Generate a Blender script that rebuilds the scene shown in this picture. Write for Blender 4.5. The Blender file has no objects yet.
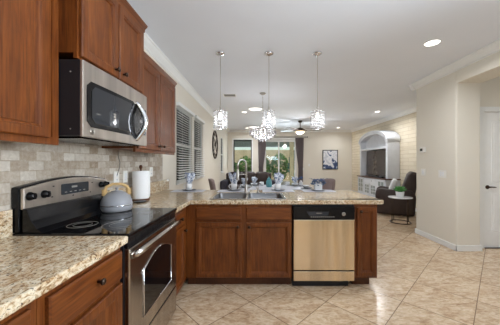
import bpy, bmesh, math, random
from mathutils import Vector, Matrix
S = bpy.context.scene
COL = S.collection
PI = math.pi
random.seed(7)

# ------------------------------------------------------------------ camera
EYE, FPX, CX, CY = 1.307, 241.0, 258.0, 162.5
cam_d = bpy.data.cameras.new('camera')
cam_d.sensor_width = 36.0
cam_d.lens = FPX / 500.0 * 36.0
cam_d.shift_x = -(CX - 250.0) / 500.0
cam_d.clip_start = 0.05
cam = bpy.data.objects.new('camera', cam_d)
cam.location = (0, 0, EYE)
cam.rotation_euler = (PI / 2, 0, 0)
COL.objects.link(cam)
S.camera = cam

# ------------------------------------------------------------------ world, sun, exposure
S.view_settings.view_transform = 'Standard'
S.view_settings.look = 'None'
S.view_settings.gamma = 1.0
S.view_settings.use_curve_mapping = False
S.view_settings.exposure = 0.07
W = bpy.data.worlds.new('sky'); S.world = W
W.use_nodes = True
wn = W.node_tree; wn.nodes.clear()
sky = wn.nodes.new('ShaderNodeTexSky'); sky.sky_type = 'NISHITA'
sky.sun_disc = False; sky.sun_elevation = math.radians(48); sky.sun_rotation = math.radians(70)
wb = wn.nodes.new('ShaderNodeBackground'); wb.inputs['Strength'].default_value = 0.16
wo = wn.nodes.new('ShaderNodeOutputWorld')
wn.links.new(sky.outputs[0], wb.inputs[0]); wn.links.new(wb.outputs[0], wo.inputs[0])

sun_d = bpy.data.lights.new('sun', 'SUN'); sun_d.energy = 2.6; sun_d.angle = 0.02; sun_d.color = (1, .95, .86)
sun = bpy.data.objects.new('sun', sun_d); COL.objects.link(sun)
sun.rotation_euler = (math.radians(42), 0, math.radians(38))

def area(name, loc, direction, sx, sy, power, color=(1, 1, 1), spread=180):
    d = bpy.data.lights.new(name, 'AREA'); d.shape = 'RECTANGLE'; d.size = sx; d.size_y = sy
    d.energy = power; d.color = color; d.spread = math.radians(spread)
    o = bpy.data.objects.new(name, d); o.location = loc
    o.rotation_euler = Vector(direction).to_track_quat('-Z', 'Y').to_euler()
    COL.objects.link(o); return o
# fill light added at an invented rear window opening (behind the photographer)
area('fill_rear_opening', (1.2, -2.25, 1.75), (0, 1, 0), 2.6, 1.5, 8, (.78, .89, 1))
# unseen fill lamp added to brighten the ceiling, and daylight thrown up from the patio floor
area('fill_ceiling_uplight', (1.3, .1, 1.7), (.12, .4, 1), .9, .9, 27, (.70, .85, 1))
area('fill_kitchen_side', (2.86, .3, 1.75), (-1, .14, .10), 1.6, 1.0, 50, (.84, .92, 1), 100)  # added fill lamp for the wall cabinets, no window behind it
area('patio_bounce', (.95, 12.3, .02), (0, -.75, .6), 2.2, 1.6, 260, (.78, .9, 1))

# ------------------------------------------------------------------ material helpers
def lin(c):
    def f(v):
        v /= 255.0
        return v / 12.92 if v <= .04045 else ((v + .055) / 1.055) ** 2.4
    return (f(c[0]), f(c[1]), f(c[2]), 1.0)

class NT:
    def __init__(s, name):
        s.m = bpy.data.materials.new(name); s.m.use_nodes = True
        s.t = s.m.node_tree; s.t.nodes.clear()
        s.out = s.n('OutputMaterial'); s.b = s.n('BsdfPrincipled')
        s.l(s.b.outputs[0], s.out.inputs[0])
    def n(s, t): return s.t.nodes.new('ShaderNode' + t)
    def l(s, a, b): s.t.links.new(a, b)
    def coord(s, kind='Object', scale=(1, 1, 1), rot=(0, 0, 0), loc=(0, 0, 0)):
        if kind == 'World':
            c = s.n('NewGeometry'); o = c.outputs['Position']
        else:
            c = s.n('TexCoord'); o = c.outputs[kind]
        m = s.n('Mapping'); m.inputs['Scale'].default_value = scale; m.inputs['Rotation'].default_value = rot
        m.inputs['Location'].default_value = loc
        s.l(o, m.inputs['Vector']); return m.outputs[0]
    def noise(s, vec, scale, detail=4, rough=.55, dist=0):
        n = s.n('TexNoise'); n.inputs['Scale'].default_value = scale; n.inputs['Detail'].default_value = detail
        n.inputs['Roughness'].default_value = rough; n.inputs['Distortion'].default_value = dist
        s.l(vec, n.inputs['Vector']); return n.outputs['Fac']
    def ramp(s, fac, stops):
        r = s.n('ValToRGB'); e = r.color_ramp.elements
        while len(e) < len(stops): e.new(.5)
        for i, (p, c) in enumerate(stops):
            e[i].position = p; e[i].color = c if len(c) == 4 else lin(c)
        s.l(fac, r.inputs[0]); return r.outputs[0]
    def mix(s, fac, a, b, mode='MIX'):
        m = s.n('Mix'); m.data_type = 'RGBA'; m.blend_type = mode
        for k, v in ((0, fac), (6, a), (7, b)):
            if hasattr(v, 'links') or hasattr(v, 'is_linked'): s.l(v, m.inputs[k])
            else: m.inputs[k].default_value = v
        return m.outputs[2]
    def math(s, op, a, b=0):
        m = s.n('Math'); m.operation = op
        for k, v in ((0, a), (1, b)):
            if hasattr(v, 'is_linked'): s.l(v, m.inputs[k])
            else: m.inputs[k].default_value = v
        return m.outputs[0]
    def bump(s, h, strength=.2, dist=.01):
        b = s.n('Bump'); b.inputs['Strength'].default_value = strength; b.inputs['Distance'].default_value = dist
        s.l(h, b.inputs['Height']); s.l(b.outputs[0], s.b.inputs['Normal'])
    def set(s, **k):
        for kk, v in k.items():
            key = {'color': 'Base Color', 'rough': 'Roughness', 'metal': 'Metallic', 'spec': 'Specular IOR Level', 'coat': 'Coat Weight',
                   'trans': 'Transmission Weight', 'ior': 'IOR', 'sheen': 'Sheen Weight', 'sub': 'Subsurface Weight'}[kk]
            if hasattr(v, 'is_linked'): s.l(v, s.b.inputs[key])
            else: s.b.inputs[key].default_value = v
        return s

def plain(name, c, rough=.5, metal=0, var=.06, scale=8, spec=.5, coat=0):
    n = NT(name); c = lin(c)
    f = n.noise(n.coord(), scale, 3)
    lo = tuple(max(0, v * (1 - var)) for v in c[:3]) + (1,); hi = tuple(min(1, v * (1 + var)) for v in c[:3]) + (1,)
    n.set(color=n.ramp(f, [(.3, lo), (.7, hi)]), rough=rough, metal=metal, spec=spec, coat=coat)
    return n.m

def emit(name, c, strength):
    n = NT(name); n.set(color=(.8, .8, .8, 1))
    n.b.inputs['Emission Color'].default_value = lin(c); n.b.inputs['Emission Strength'].default_value = strength
    return n.m

def wood(name, axis, dark, mid, light, rough=.38):
    n = NT(name)
    sc = [14, 14, 14]; sc[axis] = 1.3
    v = n.coord('World', tuple(sc))
    g = n.noise(v, 2.2, 7, .62, 1.2)
    sc2 = [90, 90, 90]; sc2[axis] = 3
    fine = n.noise(n.coord('World', tuple(sc2)), 1.5, 3, .5)
    blot = n.noise(n.coord('World', (3, 3, 3)), 1.6, 3)
    a = n.ramp(g, [(.25, dark), (.5, mid), (.78, light)])
    b = n.mix(.35, a, n.ramp(fine, [(.3, dark), (.7, light)]), 'MIX')
    col = n.mix(.28, b, n.ramp(blot, [(.3, (58, 23, 5)), (.7, (128, 72, 28))]))
    n.set(color=col, rough=rough, spec=.38); n.bump(fine, .05, .002)
    return n.m

def plate_metal(name, c, rough, streak=True, bumpy=.2):
    n = NT(name)
    f = n.noise(n.coord('World', (3, 3, 240) if streak else (60, 60, 60)), 1.0, 2)
    c0 = lin(c)
    n.set(color=c0, metal=1.0)
    if streak:
        sheen_bands = n.noise(n.coord('World', (9, 9, .12)), 1.0, 4, .6)  # vertical colour bands painted in place of reflections on the steel
        n.set(color=n.ramp(sheen_bands, [(.32, tuple(v * .74 for v in c0[:3]) + (1,)), (.68, tuple(min(1, v * 1.12) for v in c0[:3]) + (1,))]))
    r = n.n('MapRange'); r.inputs[3].default_value = rough * .97; r.inputs[4].default_value = rough * 1.03
    n.l(f, r.inputs[0]); n.l(r.outputs[0], n.b.inputs['Roughness'])
    if streak:
        wv = n.noise(n.coord('World', (7, 7, .35)), 1.3, 2, .4)
        n.bump(wv, bumpy, .03)
    return n.m

M = {}
M['wood_v'] = wood('cherry_wood_vertical', 2, (46, 18, 2), (96, 43, 10), (150, 88, 36))
M['wood_y'] = wood('cherry_wood_along_run', 1, (46, 18, 2), (96, 43, 10), (150, 88, 36))
M['wood_x'] = wood('cherry_wood_across', 0, (46, 18, 2), (96, 43, 10), (150, 88, 36))
M['wood_dark'] = wood('walnut_wood', 2, (40, 22, 14), (66, 36, 22), (90, 54, 34))
M['steel'] = plate_metal('stainless_steel', (188, 182, 175), .22)
M['steel_dw_sheen'] = plate_metal('steel_door_painted_sheen', (232, 212, 180), .24, True, .8)  # warm tint and bands stand in for reflected wood and light
M['steel_soft'] = plate_metal('satin_stainless_panel', (198, 190, 182), .42)
M['steel_bowl'] = plate_metal('sink_bowl_steel', (128, 128, 130), .34, False)
M['chrome'] = plate_metal('polished_chrome', (226, 226, 228), .12, False)
M['nickel'] = plate_metal('brushed_nickel', (186, 182, 176), .3, False)
M['bronze'] = plate_metal('dark_bronze', (70, 58, 50), .38, False)
M['black'] = plain('black_enamel', (14, 14, 16), .22, var=.2, spec=.3)
M['black_glass'] = plain('black_ceramic_glass', (8, 9, 11), .05, var=.1, spec=.4)
M['black_matte'] = plain('black_painted_metal', (24, 25, 30), .45)
M['white'] = plain('white_satin_paint', (238, 238, 236), .45, var=.02)
M['white_gloss'] = plain('white_glazed_ceramic', (240, 241, 243), .15, var=.02)
M['trim'] = plain('white_trim_paint', (236, 236, 233), .4, var=.015)
M['plastic'] = plain('white_plastic', (236, 234, 228), .35, var=.02)
M['grey_glaze'] = plain('dark_grey_stoneware', (92, 96, 104), .3)
M['placemat'] = plain('pale_grey_woven_mat', (206, 208, 216), .7, var=.05, scale=160)
M['table_grey'] = plain('pale_grey_table_top', (178, 180, 188), .35, var=.04)
M['dark_fabric'] = plain('dark_leather', (60, 46, 42), .42, var=.15, scale=12)
M['navy_fabric'] = plain('charcoal_navy_upholstery', (52, 50, 62), .75, var=.12, scale=40)
M['taupe'] = plain('taupe_velvet', (140, 122, 118), .8, var=.1, scale=30)
M['curtain'] = plain('mauve_grey_curtain_cloth', (116, 106, 106), .85, var=.08, scale=50)
M['rope'] = plain('pale_wood_handle', (200, 166, 112), .6, var=.15, scale=60)
M['kettle'] = plain('matte_grey_kettle_enamel', (150, 151, 156), .38, var=.04)
M['leaf'] = plain('succulent_leaf', (70, 140, 62), .45, var=.3, scale=40)
M['leaf_blue'] = plain('blue_grey_leaf', (92, 112, 140), .5, var=.3, scale=40)
M['petal_blue'] = plain('blue_petal', (88, 108, 150), .6, var=.35, scale=60)
M['teal'] = plain('teal_glazed_ceramic', (92, 158, 166), .25, var=.1)
M['bush'] = plain('garden_foliage', (94, 140, 66), .6, var=.6, scale=9)
M['bush_blue'] = plain('blue_green_foliage', (80, 134, 124), .6, var=.5, scale=9)
M['bark'] = plain('bark', (110, 90, 70), .8, var=.3, scale=20)
M['stucco_tan'] = plain('tan_block', (206, 186, 150), .85, var=.12, scale=3)
M['patio'] = plain('patio_concrete', (196, 184, 166), .8, var=.08, scale=4)
M['patio_roof'] = plain('patio_roof_boards', (150, 160, 158), .7, var=.08)
M['fan_blade'] = plain('walnut_fan_blade', (92, 72, 62), .4, var=.2, scale=20)
M['shade_glass'] = emit('frosted_fan_shade', (255, 226, 178), 2.4)
M['bulb'] = emit('lamp_bulb', (255, 246, 230), 4)
M['can'] = emit('recessed_lens', (255, 250, 240), 5)
M['dome'] = emit('skylight_diffuser', (255, 252, 246), 1.6)
M['oven_glass'] = plain('smoked_window_glass', (34, 38, 44), .04, var=.08, spec=.9)
M['screen'] = plain('television_glass', (64, 56, 54), .18, var=.05)
M['paper'] = plain('paper_towel', (243, 243, 243), .9, var=.03, scale=90)
M['book'] = plain('pale_cushion_cloth', (226, 226, 226), .85, var=.05, scale=40)
M['cable'] = plain('grey_cable', (150, 146, 140), .5)
M['display'] = plain('display_glass', (44, 48, 54), .12, var=.1)
M['soft_white'] = plain('pale_print', (205, 208, 212), .5)

def make_wallpaint(name, c):
    n = NT(name); w = n.coord('World')
    f = n.noise(w, 90, 3); g = n.noise(w, .8, 2)
    c0 = lin(c)
    a = tuple(v * .975 for v in c0[:3]) + (1,); b = tuple(min(1, v * 1.02) for v in c0[:3]) + (1,)
    n.set(color=n.ramp(g, [(.3, a), (.7, b)]), rough=.75); n.bump(f, .12, .004)
    return n.m
M['wall'] = make_wallpaint('cream_wall_paint', (229, 223, 210))
M['ceiling'] = make_wallpaint('ceiling_paint', (236, 240, 247))

def make_brickwall():
    n = NT('cream_painted_brick')
    g = n.n('NewGeometry'); sp = n.n('SeparateXYZ'); n.l(g.outputs['Position'], sp.inputs[0])
    cb = n.n('CombineXYZ'); n.l(sp.outputs[1], cb.inputs[0]); n.l(sp.outputs[2], cb.inputs[1])
    br = n.n('TexBrick'); br.inputs['Scale'].default_value = 1.0
    br.inputs['Brick Width'].default_value = .5; br.inputs['Row Height'].default_value = .11
    br.inputs['Mortar Size'].default_value = .009; br.inputs['Mortar Smooth'].default_value = .5
    br.inputs['Color1'].default_value = lin((232, 222, 200)); br.inputs['Color2'].default_value = lin((224, 212, 188)); br.inputs['Mortar'].default_value = lin((202, 188, 162))
    n.l(cb.outputs[0], br.inputs['Vector'])
    n.set(color=br.outputs['Color'], rough=.8)
    n.bump(n.math('SUBTRACT', 1, br.outputs['Fac']), .4, .01)
    return n.m
M['brickwall'] = make_brickwall()

def make_backsplash():
    n = NT('tumbled_travertine_tile')
    g = n.n('NewGeometry'); sp = n.n('SeparateXYZ'); n.l(g.outputs['Position'], sp.inputs[0])
    cb = n.n('CombineXYZ'); n.l(sp.outputs[1], cb.inputs[0]); n.l(sp.outputs[2], cb.inputs[1])
    mp = n.n('Mapping'); mp.inputs['Location'].default_value = (.02, -.0295, 0); n.l(cb.outputs[0], mp.inputs[0])
    br = n.n('TexBrick'); br.inputs['Scale'].default_value = 1.0
    br.inputs['Brick Width'].default_value = .102; br.inputs['Row Height'].default_value = .0585
    br.inputs['Mortar Size'].default_value = .0036; br.inputs['Mortar Smooth'].default_value = .3
    br.inputs['Color1'].default_value = lin((220, 214, 204)); br.inputs['Color2'].default_value = lin((134, 110, 82)); br.inputs['Mortar'].default_value = lin((170, 156, 138))
    br.inputs['Bias'].default_value = 0
    n.l(mp.outputs[0], br.inputs['Vector'])
    f = n.noise(n.coord('World'), 42, 5, .65, .6)
    col = n.mix(.38, br.outputs['Color'], n.ramp(f, [(.3, (136, 118, 98)), (.55, (186, 176, 161)), (.75, (222, 216, 206))]))
    n.set(color=col, rough=.55)
    n.bump(n.math('SUBTRACT', n.math('MULTIPLY', f, .25), br.outputs['Fac']), .5, .004)
    return n.m
M['backsplash'] = make_backsplash()

def make_granite():
    n = NT('speckled_granite'); w = n.coord('World')
    ws = n.coord('World', (1, .62, 1), (0, 0, .5))
    a = n.noise(ws, 46, 6, .72, 1.0)
    base = n.ramp(a, [(.30, (74, 60, 50)), (.41, (150, 118, 84)), (.50, (206, 188, 158)), (.60, (224, 214, 192)), (.74, (178, 150, 114))])
    b = n.noise(n.coord('World', (1, .7, 1), (0, 0, .5), (3, 1, 2)), 95, 4, .7, .6)
    dk = n.ramp(b, [(.57, (0, 0, 0)), (.63, (255, 255, 255))])
    c1 = n.mix(dk, base, lin((62, 54, 50)))
    c = n.noise(w, 9, 4, .6, .4)
    c2 = n.mix(n.ramp(c, [(.42, (0, 0, 0)), (.70, (168, 168, 168))]), c1, lin((188, 142, 92)))
    n.set(color=c2, rough=.1, spec=.28)
    return n.m
M['granite'] = make_granite()

def make_floor():
    n = NT('diagonal_travertine_floor')
    g = n.n('NewGeometry'); sp = n.n('SeparateXYZ'); n.l(g.outputs['Position'], sp.inputs[0])
    X, Y = sp.outputs[0], sp.outputs[1]
    u = n.math('DIVIDE', n.math('SUBTRACT', n.math('ADD', X, Y), 2.185), .72)
    v = n.math('DIVIDE', n.math('SUBTRACT', n.math('SUBTRACT', Y, X), 2.335), .71)
    def edge(t):
        fr = n.math('FRACT', t); return n.math('MINIMUM', fr, n.math('SUBTRACT', 1, fr))
    e = n.math('MINIMUM', edge(u), edge(v))
    grout = n.math('LESS_THAN', e, .0065)
    cell = n.n('CombineXYZ'); n.l(n.math('FLOOR', u), cell.inputs[0]); n.l(n.math('FLOOR', v), cell.inputs[1])
    wn_ = n.n('TexWhiteNoise'); n.l(cell.outputs[0], wn_.inputs['Vector'])
    off = n.n('VectorMath'); off.operation = 'SCALE'; n.l(wn_.outputs['Color'], off.inputs[0]); off.inputs['Scale'].default_value = 5
    ad = n.n('VectorMath'); ad.operation = 'ADD'; n.l(off.outputs[0], ad.inputs[0]); n.l(n.coord('World', (1, 2.2, 1), (0, 0, .12)), ad.inputs[1])
    f1 = n.noise(ad.outputs[0], 3.6, 9, .66, 1.6); f2 = n.noise(ad.outputs[0], 19, 6, .65, .8)
    a = n.ramp(f1, [(.32, (142, 106, 76)), (.46, (196, 166, 134)), (.58, (222, 202, 174)), (.72, (178, 142, 106))])
    b = n.ramp(f2, [(.34, (144, 108, 78)), (.5, (208, 182, 150)), (.66, (232, 216, 192))])
    col = n.mix(.48, a, b)
    hsv = n.n('HueSaturation'); n.l(col, hsv.inputs['Color'])
    mr = n.n('MapRange'); mr.inputs[3].default_value = .94; mr.inputs[4].default_value = 1.05; n.l(wn_.outputs['Value'], mr.inputs[0]); n.l(mr.outputs[0], hsv.inputs['Value'])
    fin = n.mix(grout, hsv.outputs[0], lin((128, 104, 82)))
    n.set(color=fin, rough=.2, spec=.45)
    n.bump(n.math('SUBTRACT', 1, grout), .25, .003)
    return n.m
M['floor'] = make_floor()

def make_pane():
    n = NT('window_glass'); n.t.nodes.remove(n.b)
    tr = n.n('BsdfTransparent'); tr.inputs[0].default_value = (.93, .97, .96, 1)
    gl = n.n('BsdfGlossy'); gl.inputs['Roughness'].default_value = .02
    fr = n.n('Fresnel'); fr.inputs[0].default_value = 1.45
    mx = n.n('MixShader'); n.l(fr.outputs[0], mx.inputs[0]); n.l(tr.outputs[0], mx.inputs[1]); n.l(gl.outputs[0], mx.inputs[2])
    n.l(mx.outputs[0], n.out.inputs[0]); return n.m
M['pane'] = make_pane()

def make_crystal():
    n = NT('cut_crystal'); n.t.nodes.remove(n.b)
    df = n.n('BsdfDiffuse'); df.inputs[0].default_value = (.74, .74, .75, 1)
    gl = n.n('BsdfGlossy'); gl.inputs['Roughness'].default_value = .12; gl.inputs[0].default_value = (.9, .9, .92, 1)
    tl = n.n('BsdfTranslucent'); tl.inputs[0].default_value = (.7, .7, .7, 1)
    tr = n.n('BsdfTransparent')
    def mx(f, a, b):
        m = n.n('MixShader'); m.inputs[0].default_value = f; n.l(a.outputs[0], m.inputs[1]); n.l(b.outputs[0], m.inputs[2]); return m
    m = mx(.2, mx(.35, mx(.35, df, tl), gl), tr)
    n.l(m.outputs[0], n.out.inputs[0]); return n.m
M['crystal'] = make_crystal()

def make_napkin():
    n = NT('blue_print_napkin')
    f = n.noise(n.coord(), 34, 3, .6, 1.5)
    n.set(color=n.ramp(f, [(.40, (84, 104, 146)), (.48, (170, 182, 204)), (.56, (236, 238, 242))]), rough=.9); return n.m
M['napkin'] = make_napkin()

def make_art():
    n = NT('abstract_blue_painting')
    f = n.noise(n.coord('World', (1, 1, 1), (0, .3, 0), (.4, 0, 1.7)), 3.0, 4, .55, 1.6)
    g = n.n('NewGeometry'); sp = n.n('SeparateXYZ'); n.l(g.outputs['Position'], sp.inputs[0])
    h = n.math('MULTIPLY', n.math('SUBTRACT', sp.outputs[2], 1.30), .34)
    q = n.math('ADD', f, h)
    n.set(color=n.ramp(q, [(.40, (50, 68, 108)), (.47, (92, 114, 152)), (.50, (214, 218, 226)), (.62, (232, 232, 236)), (.68, (190, 196, 208)), (.78, (226, 226, 230))]), rough=.6); return n.m
M['art'] = make_art()

# ------------------------------------------------------------------ mesh helpers
def new(): return bmesh.new()

def box(bm, x0, x1, y0, y1, z0, z1, bev=0.0, mi=0):
    t = bmesh.new()
    bmesh.ops.create_cube(t, size=1)
    for v in t.verts:
        v.co = Vector(((x0 + x1) / 2 + v.co.x * (x1 - x0), (y0 + y1) / 2 + v.co.y * (y1 - y0), (z0 + z1) / 2 + v.co.z * (z1 - z0)))
    if bev > 0:
        bmesh.ops.bevel(t, geom=list(t.edges), offset=bev, segments=2, affect='EDGES', profile=.6)
    for f in t.faces: f.material_index = mi
    merge(bm, t)

def merge(bm, t):
    me = bpy.data.meshes.new('tmp'); bmesh.ops.recalc_face_normals(t, faces=t.faces)
    t.to_mesh(me); t.free(); bm.from_mesh(me); bpy.data.meshes.remove(me)

def lathe(bm, prof, c=(0, 0, 0), seg=24, axis='z', wave=None, mi=0):
    t = bmesh.new(); rings = []
    for k, (r, h) in enumerate(prof):
        ring = []
        for i in range(seg):
            a = 2 * PI * i / seg
            rr = max(r, 1e-5) * (1 + (wave[1] * (k / (len(prof) - 1)) * math.sin(wave[0] * a) if wave else 0))
            p = (rr * math.cos(a), rr * math.sin(a), h)
            if axis == 'x': p = (p[2], p[0], p[1])
            elif axis == 'y': p = (p[0], p[2], p[1])
            ring.append(t.verts.new((p[0] + c[0], p[1] + c[1], p[2] + c[2])))
        rings.append(ring)
    for a, b in zip(rings, rings[1:]):
        for i in range(seg):
            t.faces.new((a[i], a[(i + 1) % seg], b[(i + 1) % seg], b[i]))
    if prof[0][0] > 1e-4: t.faces.new(rings[0])
    if prof[-1][0] > 1e-4: t.faces.new(rings[-1])
    bmesh.ops.remove_doubles(t, verts=t.verts, dist=1e-5)
    for f in t.faces: f.material_index = mi; f.smooth = True
    merge(bm, t)

def tube(bm, pts, r, seg=10, closed=False, mi=0):
    t = bmesh.new(); pts = [Vector(p) for p in pts]; n = len(pts); rings = []; up = None
    for i, p in enumerate(pts):
        if closed: d = pts[(i + 1) % n] - pts[i - 1]
        elif i == 0: d = pts[1] - p
        elif i == n - 1: d = p - pts[-2]
        else: d = pts[i + 1] - pts[i - 1]
        d.normalize()
        if up is None:
            up = Vector((0, 0, 1)) if abs(d.z) < .9 else Vector((1, 0, 0))
        s = d.cross(up).normalized(); up = s.cross(d).normalized()
        rad = r[i] if isinstance(r, (list, tuple)) else r
        rings.append([t.verts.new(p + s * rad * math.cos(2 * PI * k / seg) + up * rad * math.sin(2 * PI * k / seg)) for k in range(seg)])
    prs = list(zip(rings, rings[1:])) + ([(rings[-1], rings[0])] if closed else [])
    for a, b in prs:
        for k in range(seg): t.faces.new((a[k], a[(k + 1) % seg], b[(k + 1) % seg], b[k]))
    if not closed: t.faces.new(rings[0]); t.faces.new(rings[-1])
    for f in t.faces: f.material_index = mi; f.smooth = True
    merge(bm, t)

def circle(c, r, n=24, ax='z', a0=0, a1=2 * PI):
    o = []
    for i in range(n):
        a = a0 + (a1 - a0) * i / n
        x, y = r * math.cos(a), r * math.sin(a)
        o.append((c[0] + x, c[1] + y, c[2]) if ax == 'z' else (c[0], c[1] + x, c[2] + y) if ax == 'x' else (c[0] + x, c[1], c[2] + y))
    return o

def prism(bm, poly, axis, a, b, bev=0, mi=0):
    """poly of 2D points extruded along axis; axis x -> (y,z), y -> (x,z), z -> (x,y)"""
    t = bmesh.new()
    def P(p, h): return (h, p[0], p[1]) if axis == 'x' else (p[0], h, p[1]) if axis == 'y' else (p[0], p[1], h)
    A = [t.verts.new(P(p, a)) for p in poly]; B = [t.verts.new(P(p, b)) for p in poly]; n = len(poly)
    t.faces.new(A); t.faces.new(B)
    for i in range(n): t.faces.new((A[i], A[(i + 1) % n], B[(i + 1) % n], B[i]))
    bmesh.ops.recalc_face_normals(t, faces=t.faces)
    if bev: bmesh.ops.bevel(t, geom=[e for e in t.edges if e.calc_face_angle(0) > .6], offset=bev, segments=2, affect='EDGES', profile=.6)
    for f in t.faces: f.material_index = mi
    merge(bm, t)

def rrect(x0, x1, y0, y1, r, n=5):
    o = []
    for cx, cy, a in ((x1 - r, y1 - r, 0), (x0 + r, y1 - r, 90), (x0 + r, y0 + r, 180), (x1 - r, y0 + r, 270)):
        for k in range(n + 1):
            t = math.radians(a + 90 * k / n); o.append((cx + r * math.cos(t), cy + r * math.sin(t)))
    return o

def rings(bm, loops, face, base, mi=0):
    """nested rectangles: loops of (u0,u1,v0,v1,n); face 'x' looks to +X (u=Y), face 'y' looks to -Y (u=X), 'X' looks to -X"""
    t = bmesh.new()
    def P(u, v, n):
        return (base + n, u, v) if face == 'x' else (base - n, u, v) if face == 'X' else (u, base - n, v)
    R = [[t.verts.new(P(u, v, n)) for u, v in ((u0, v0), (u1, v0), (u1, v1), (u0, v1))] for u0, u1, v0, v1, n in loops]
    t.faces.new(R[0])
    for a, b in zip(R, R[1:]):
        for k in range(4): t.faces.new((a[k], a[(k + 1) % 4], b[(k + 1) % 4], b[k]))
    t.faces.new(R[-1])
    for f in t.faces: f.material_index = mi
    merge(bm, t)

def panel_door(u0, u1, v0, v1, face, base, t=.021, stile=.058):
    bm = new(); L = []
    for ins, n in ((0, 0), (0, t - .005), (.005, t), (stile - .012, t), (stile - .009, t - .004), (stile, t - .006), (stile + .007, t - .017)):
        L.append((u0 + ins, u1 - ins, v0 + ins, v1 - ins, n))
    rings(bm, L, face, base); return bm

def slab_front(u0, u1, v0, v1, face, base, t=.021):
    bm = new(); L = []
    for ins, n in ((0, 0), (0, t - .007), (.006, t - .001), (.010, t)):
        L.append((u0 + ins, u1 - ins, v0 + ins, v1 - ins, n))
    rings(bm, L, face, base); return bm

OFF = {}
def obj(name, bm, m, parent=None, smooth=False):
    off = OFF.get(parent.name if parent else None)
    if off is not None: bmesh.ops.translate(bm, verts=bm.verts, vec=-off)
    me = bpy.data.meshes.new(name)
    bm.to_mesh(me); bm.free()
    for mm in (m if isinstance(m, (list, tuple)) else [m]): me.materials.append(M[mm] if isinstance(mm, str) else mm)
    o = bpy.data.objects.new(name, me); COL.objects.link(o)
    if smooth:
        for p in me.polygons: p.use_smooth = True
    if parent:
        o.parent = parent; OFF[o.name] = off if off is not None else Vector((0, 0, 0))
    return o

def tag(o, label, cat, group=None, kind=None):
    o['label'] = label; o['category'] = cat
    if group: o['group'] = group
    if kind: o['kind'] = kind
    return o

def thing(name, label, cat, loc, group=None):
    o = bpy.data.objects.new(name, None); COL.objects.link(o); o.location = loc
    o.empty_display_size = .1
    OFF[o.name] = Vector(loc)
    return tag(o, label, cat, group)

def solo(name, bm, m, label, cat, loc=None, group=None, smooth=False):
    """one-mesh thing with its origin at loc"""
    if loc is not None: bmesh.ops.translate(bm, verts=bm.verts, vec=-Vector(loc))
    o = obj(name, bm, m, None, smooth)
    if loc is not None: o.location = loc
    return tag(o, label, cat, group)

def dup(root, loc, label, group=None, rz=None):
    r = root.copy(); COL.objects.link(r); r.location = loc; r['label'] = label
    if rz is not None: r.rotation_euler = (0, 0, rz)
    if group: r['group'] = group
    for ch in list(root.children):
        c = ch.copy(); COL.objects.link(c); c.parent = r
        for g in ch.children:
            d = g.copy(); COL.objects.link(d); d.parent = c
    OFF[r.name] = Vector(loc)
    return r

def struct(name, bm, m, parent=None):
    o = obj(name, bm, m, parent)
    if parent is None: o['kind'] = 'structure'
    return o

def sroot(name, loc=(0, 0, 0)):
    o = bpy.data.objects.new(name, None); COL.objects.link(o); o.location = loc; o['kind'] = 'structure'; OFF[o.name] = Vector(loc); return o

def at(px, py, z):
    """the place at height z whose photo position was measured"""
    y = FPX * (EYE - z) / (py - CY); return (px - CX) * y / FPX, y

# ------------------------------------------------------------------ room shell
CZ = 2.76
XL, XK, XR, YF, YB, XH = -1.35, 2.93, 4.21, 10.8, -2.2, 4.75
YJ, YD, YE, XJ = 3.56, 3.68, 4.47, 3.29

bm = new(); box(bm, XL - .15, XH + .15, YB - .15, YF + .15, -.12, 0); struct('floor', bm, 'floor')
bm = new(); box(bm, XL - .15, XH + .15, YB - .15, YF + .15, CZ, CZ + .12); struct('ceiling', bm, 'ceiling')

def holed_wall(axis, a, b, h0, h1, holes, t0, t1):
    """wall along axis ('x' or 'y') from a to b with rectangular holes (u0,u1,v0,v1)"""
    bm = new(); us = sorted({a, b} | {h[0] for h in holes} | {h[1] for h in holes}); vs = sorted({h0, h1} | {h[2] for h in holes} | {h[3] for h in holes})
    for u0, u1 in zip(us, us[1:]):
        for v0, v1 in zip(vs, vs[1:]):
            if any(h[0] <= (u0 + u1) / 2 <= h[1] and h[2] <= (v0 + v1) / 2 <= h[3] for h in holes): continue
            if axis == 'y': box(bm, t0, t1, u0, u1, v0, v1)
            else: box(bm, u0, u1, t0, t1, v0, v1)
    bmesh.ops.remove_doubles(bm, verts=bm.verts, dist=1e-5)
    return bm

W1 = (3.99, 4.91, .96, 2.27); W2 = (5.10, 5.86, .96, 2.27); W3 = (8.75, 9.35, .95, 2.25)
WF = (-1.10, -.28, .86, 2.33); DF = (.27, 1.74, 0.0, 2.33)
struct('wall_left', holed_wall('y', YB, YF, 0, CZ, [W1, W2, W3], XL - .15, XL), 'wall')
struct('wall_far', holed_wall('x', XL - .15, XR + .15, 0, CZ, [WF, DF], YF, YF + .15), 'wall')
bm = new(); box(bm, XR, XR + .15, YE, YF, 0, CZ); struct('wall_living', bm, 'brickwall')
# kitchen wall with the opening to the hall
bm = new()
prism(bm, rrect(XK, XJ, YJ, YE, .02, 4), 'z', 0, CZ)
box(bm, XJ, 3.44, YD, YE, 0, CZ); box(bm, 4.30, XH, YD, YE, 0, CZ); box(bm, 3.44, 4.30, YD, YE, 2.08, CZ)
struct('wall_right', bm, 'wall')
bm = new(); box(bm, XK, XJ, YB, YJ, 2.48, CZ); struct('wall_header', bm, 'wall')
bm = new(); box(bm, XH, XH + .15, YB, YE, 0, CZ); struct('wall_hall', bm, 'wall')
struct('wall_back', holed_wall('x', XL - .15, XH + .15, 0, CZ, [(-.1, 2.5, 1.0, 2.5)], YB - .15, YB), 'wall')  # unseen opening cut for the added rear fill light

# travertine backsplash on the left wall
bm = new(); box(bm, XL, XL + .009, -.4, 3.39, .915, 1.47); struct('wall_backsplash', bm, 'backsplash')

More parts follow.
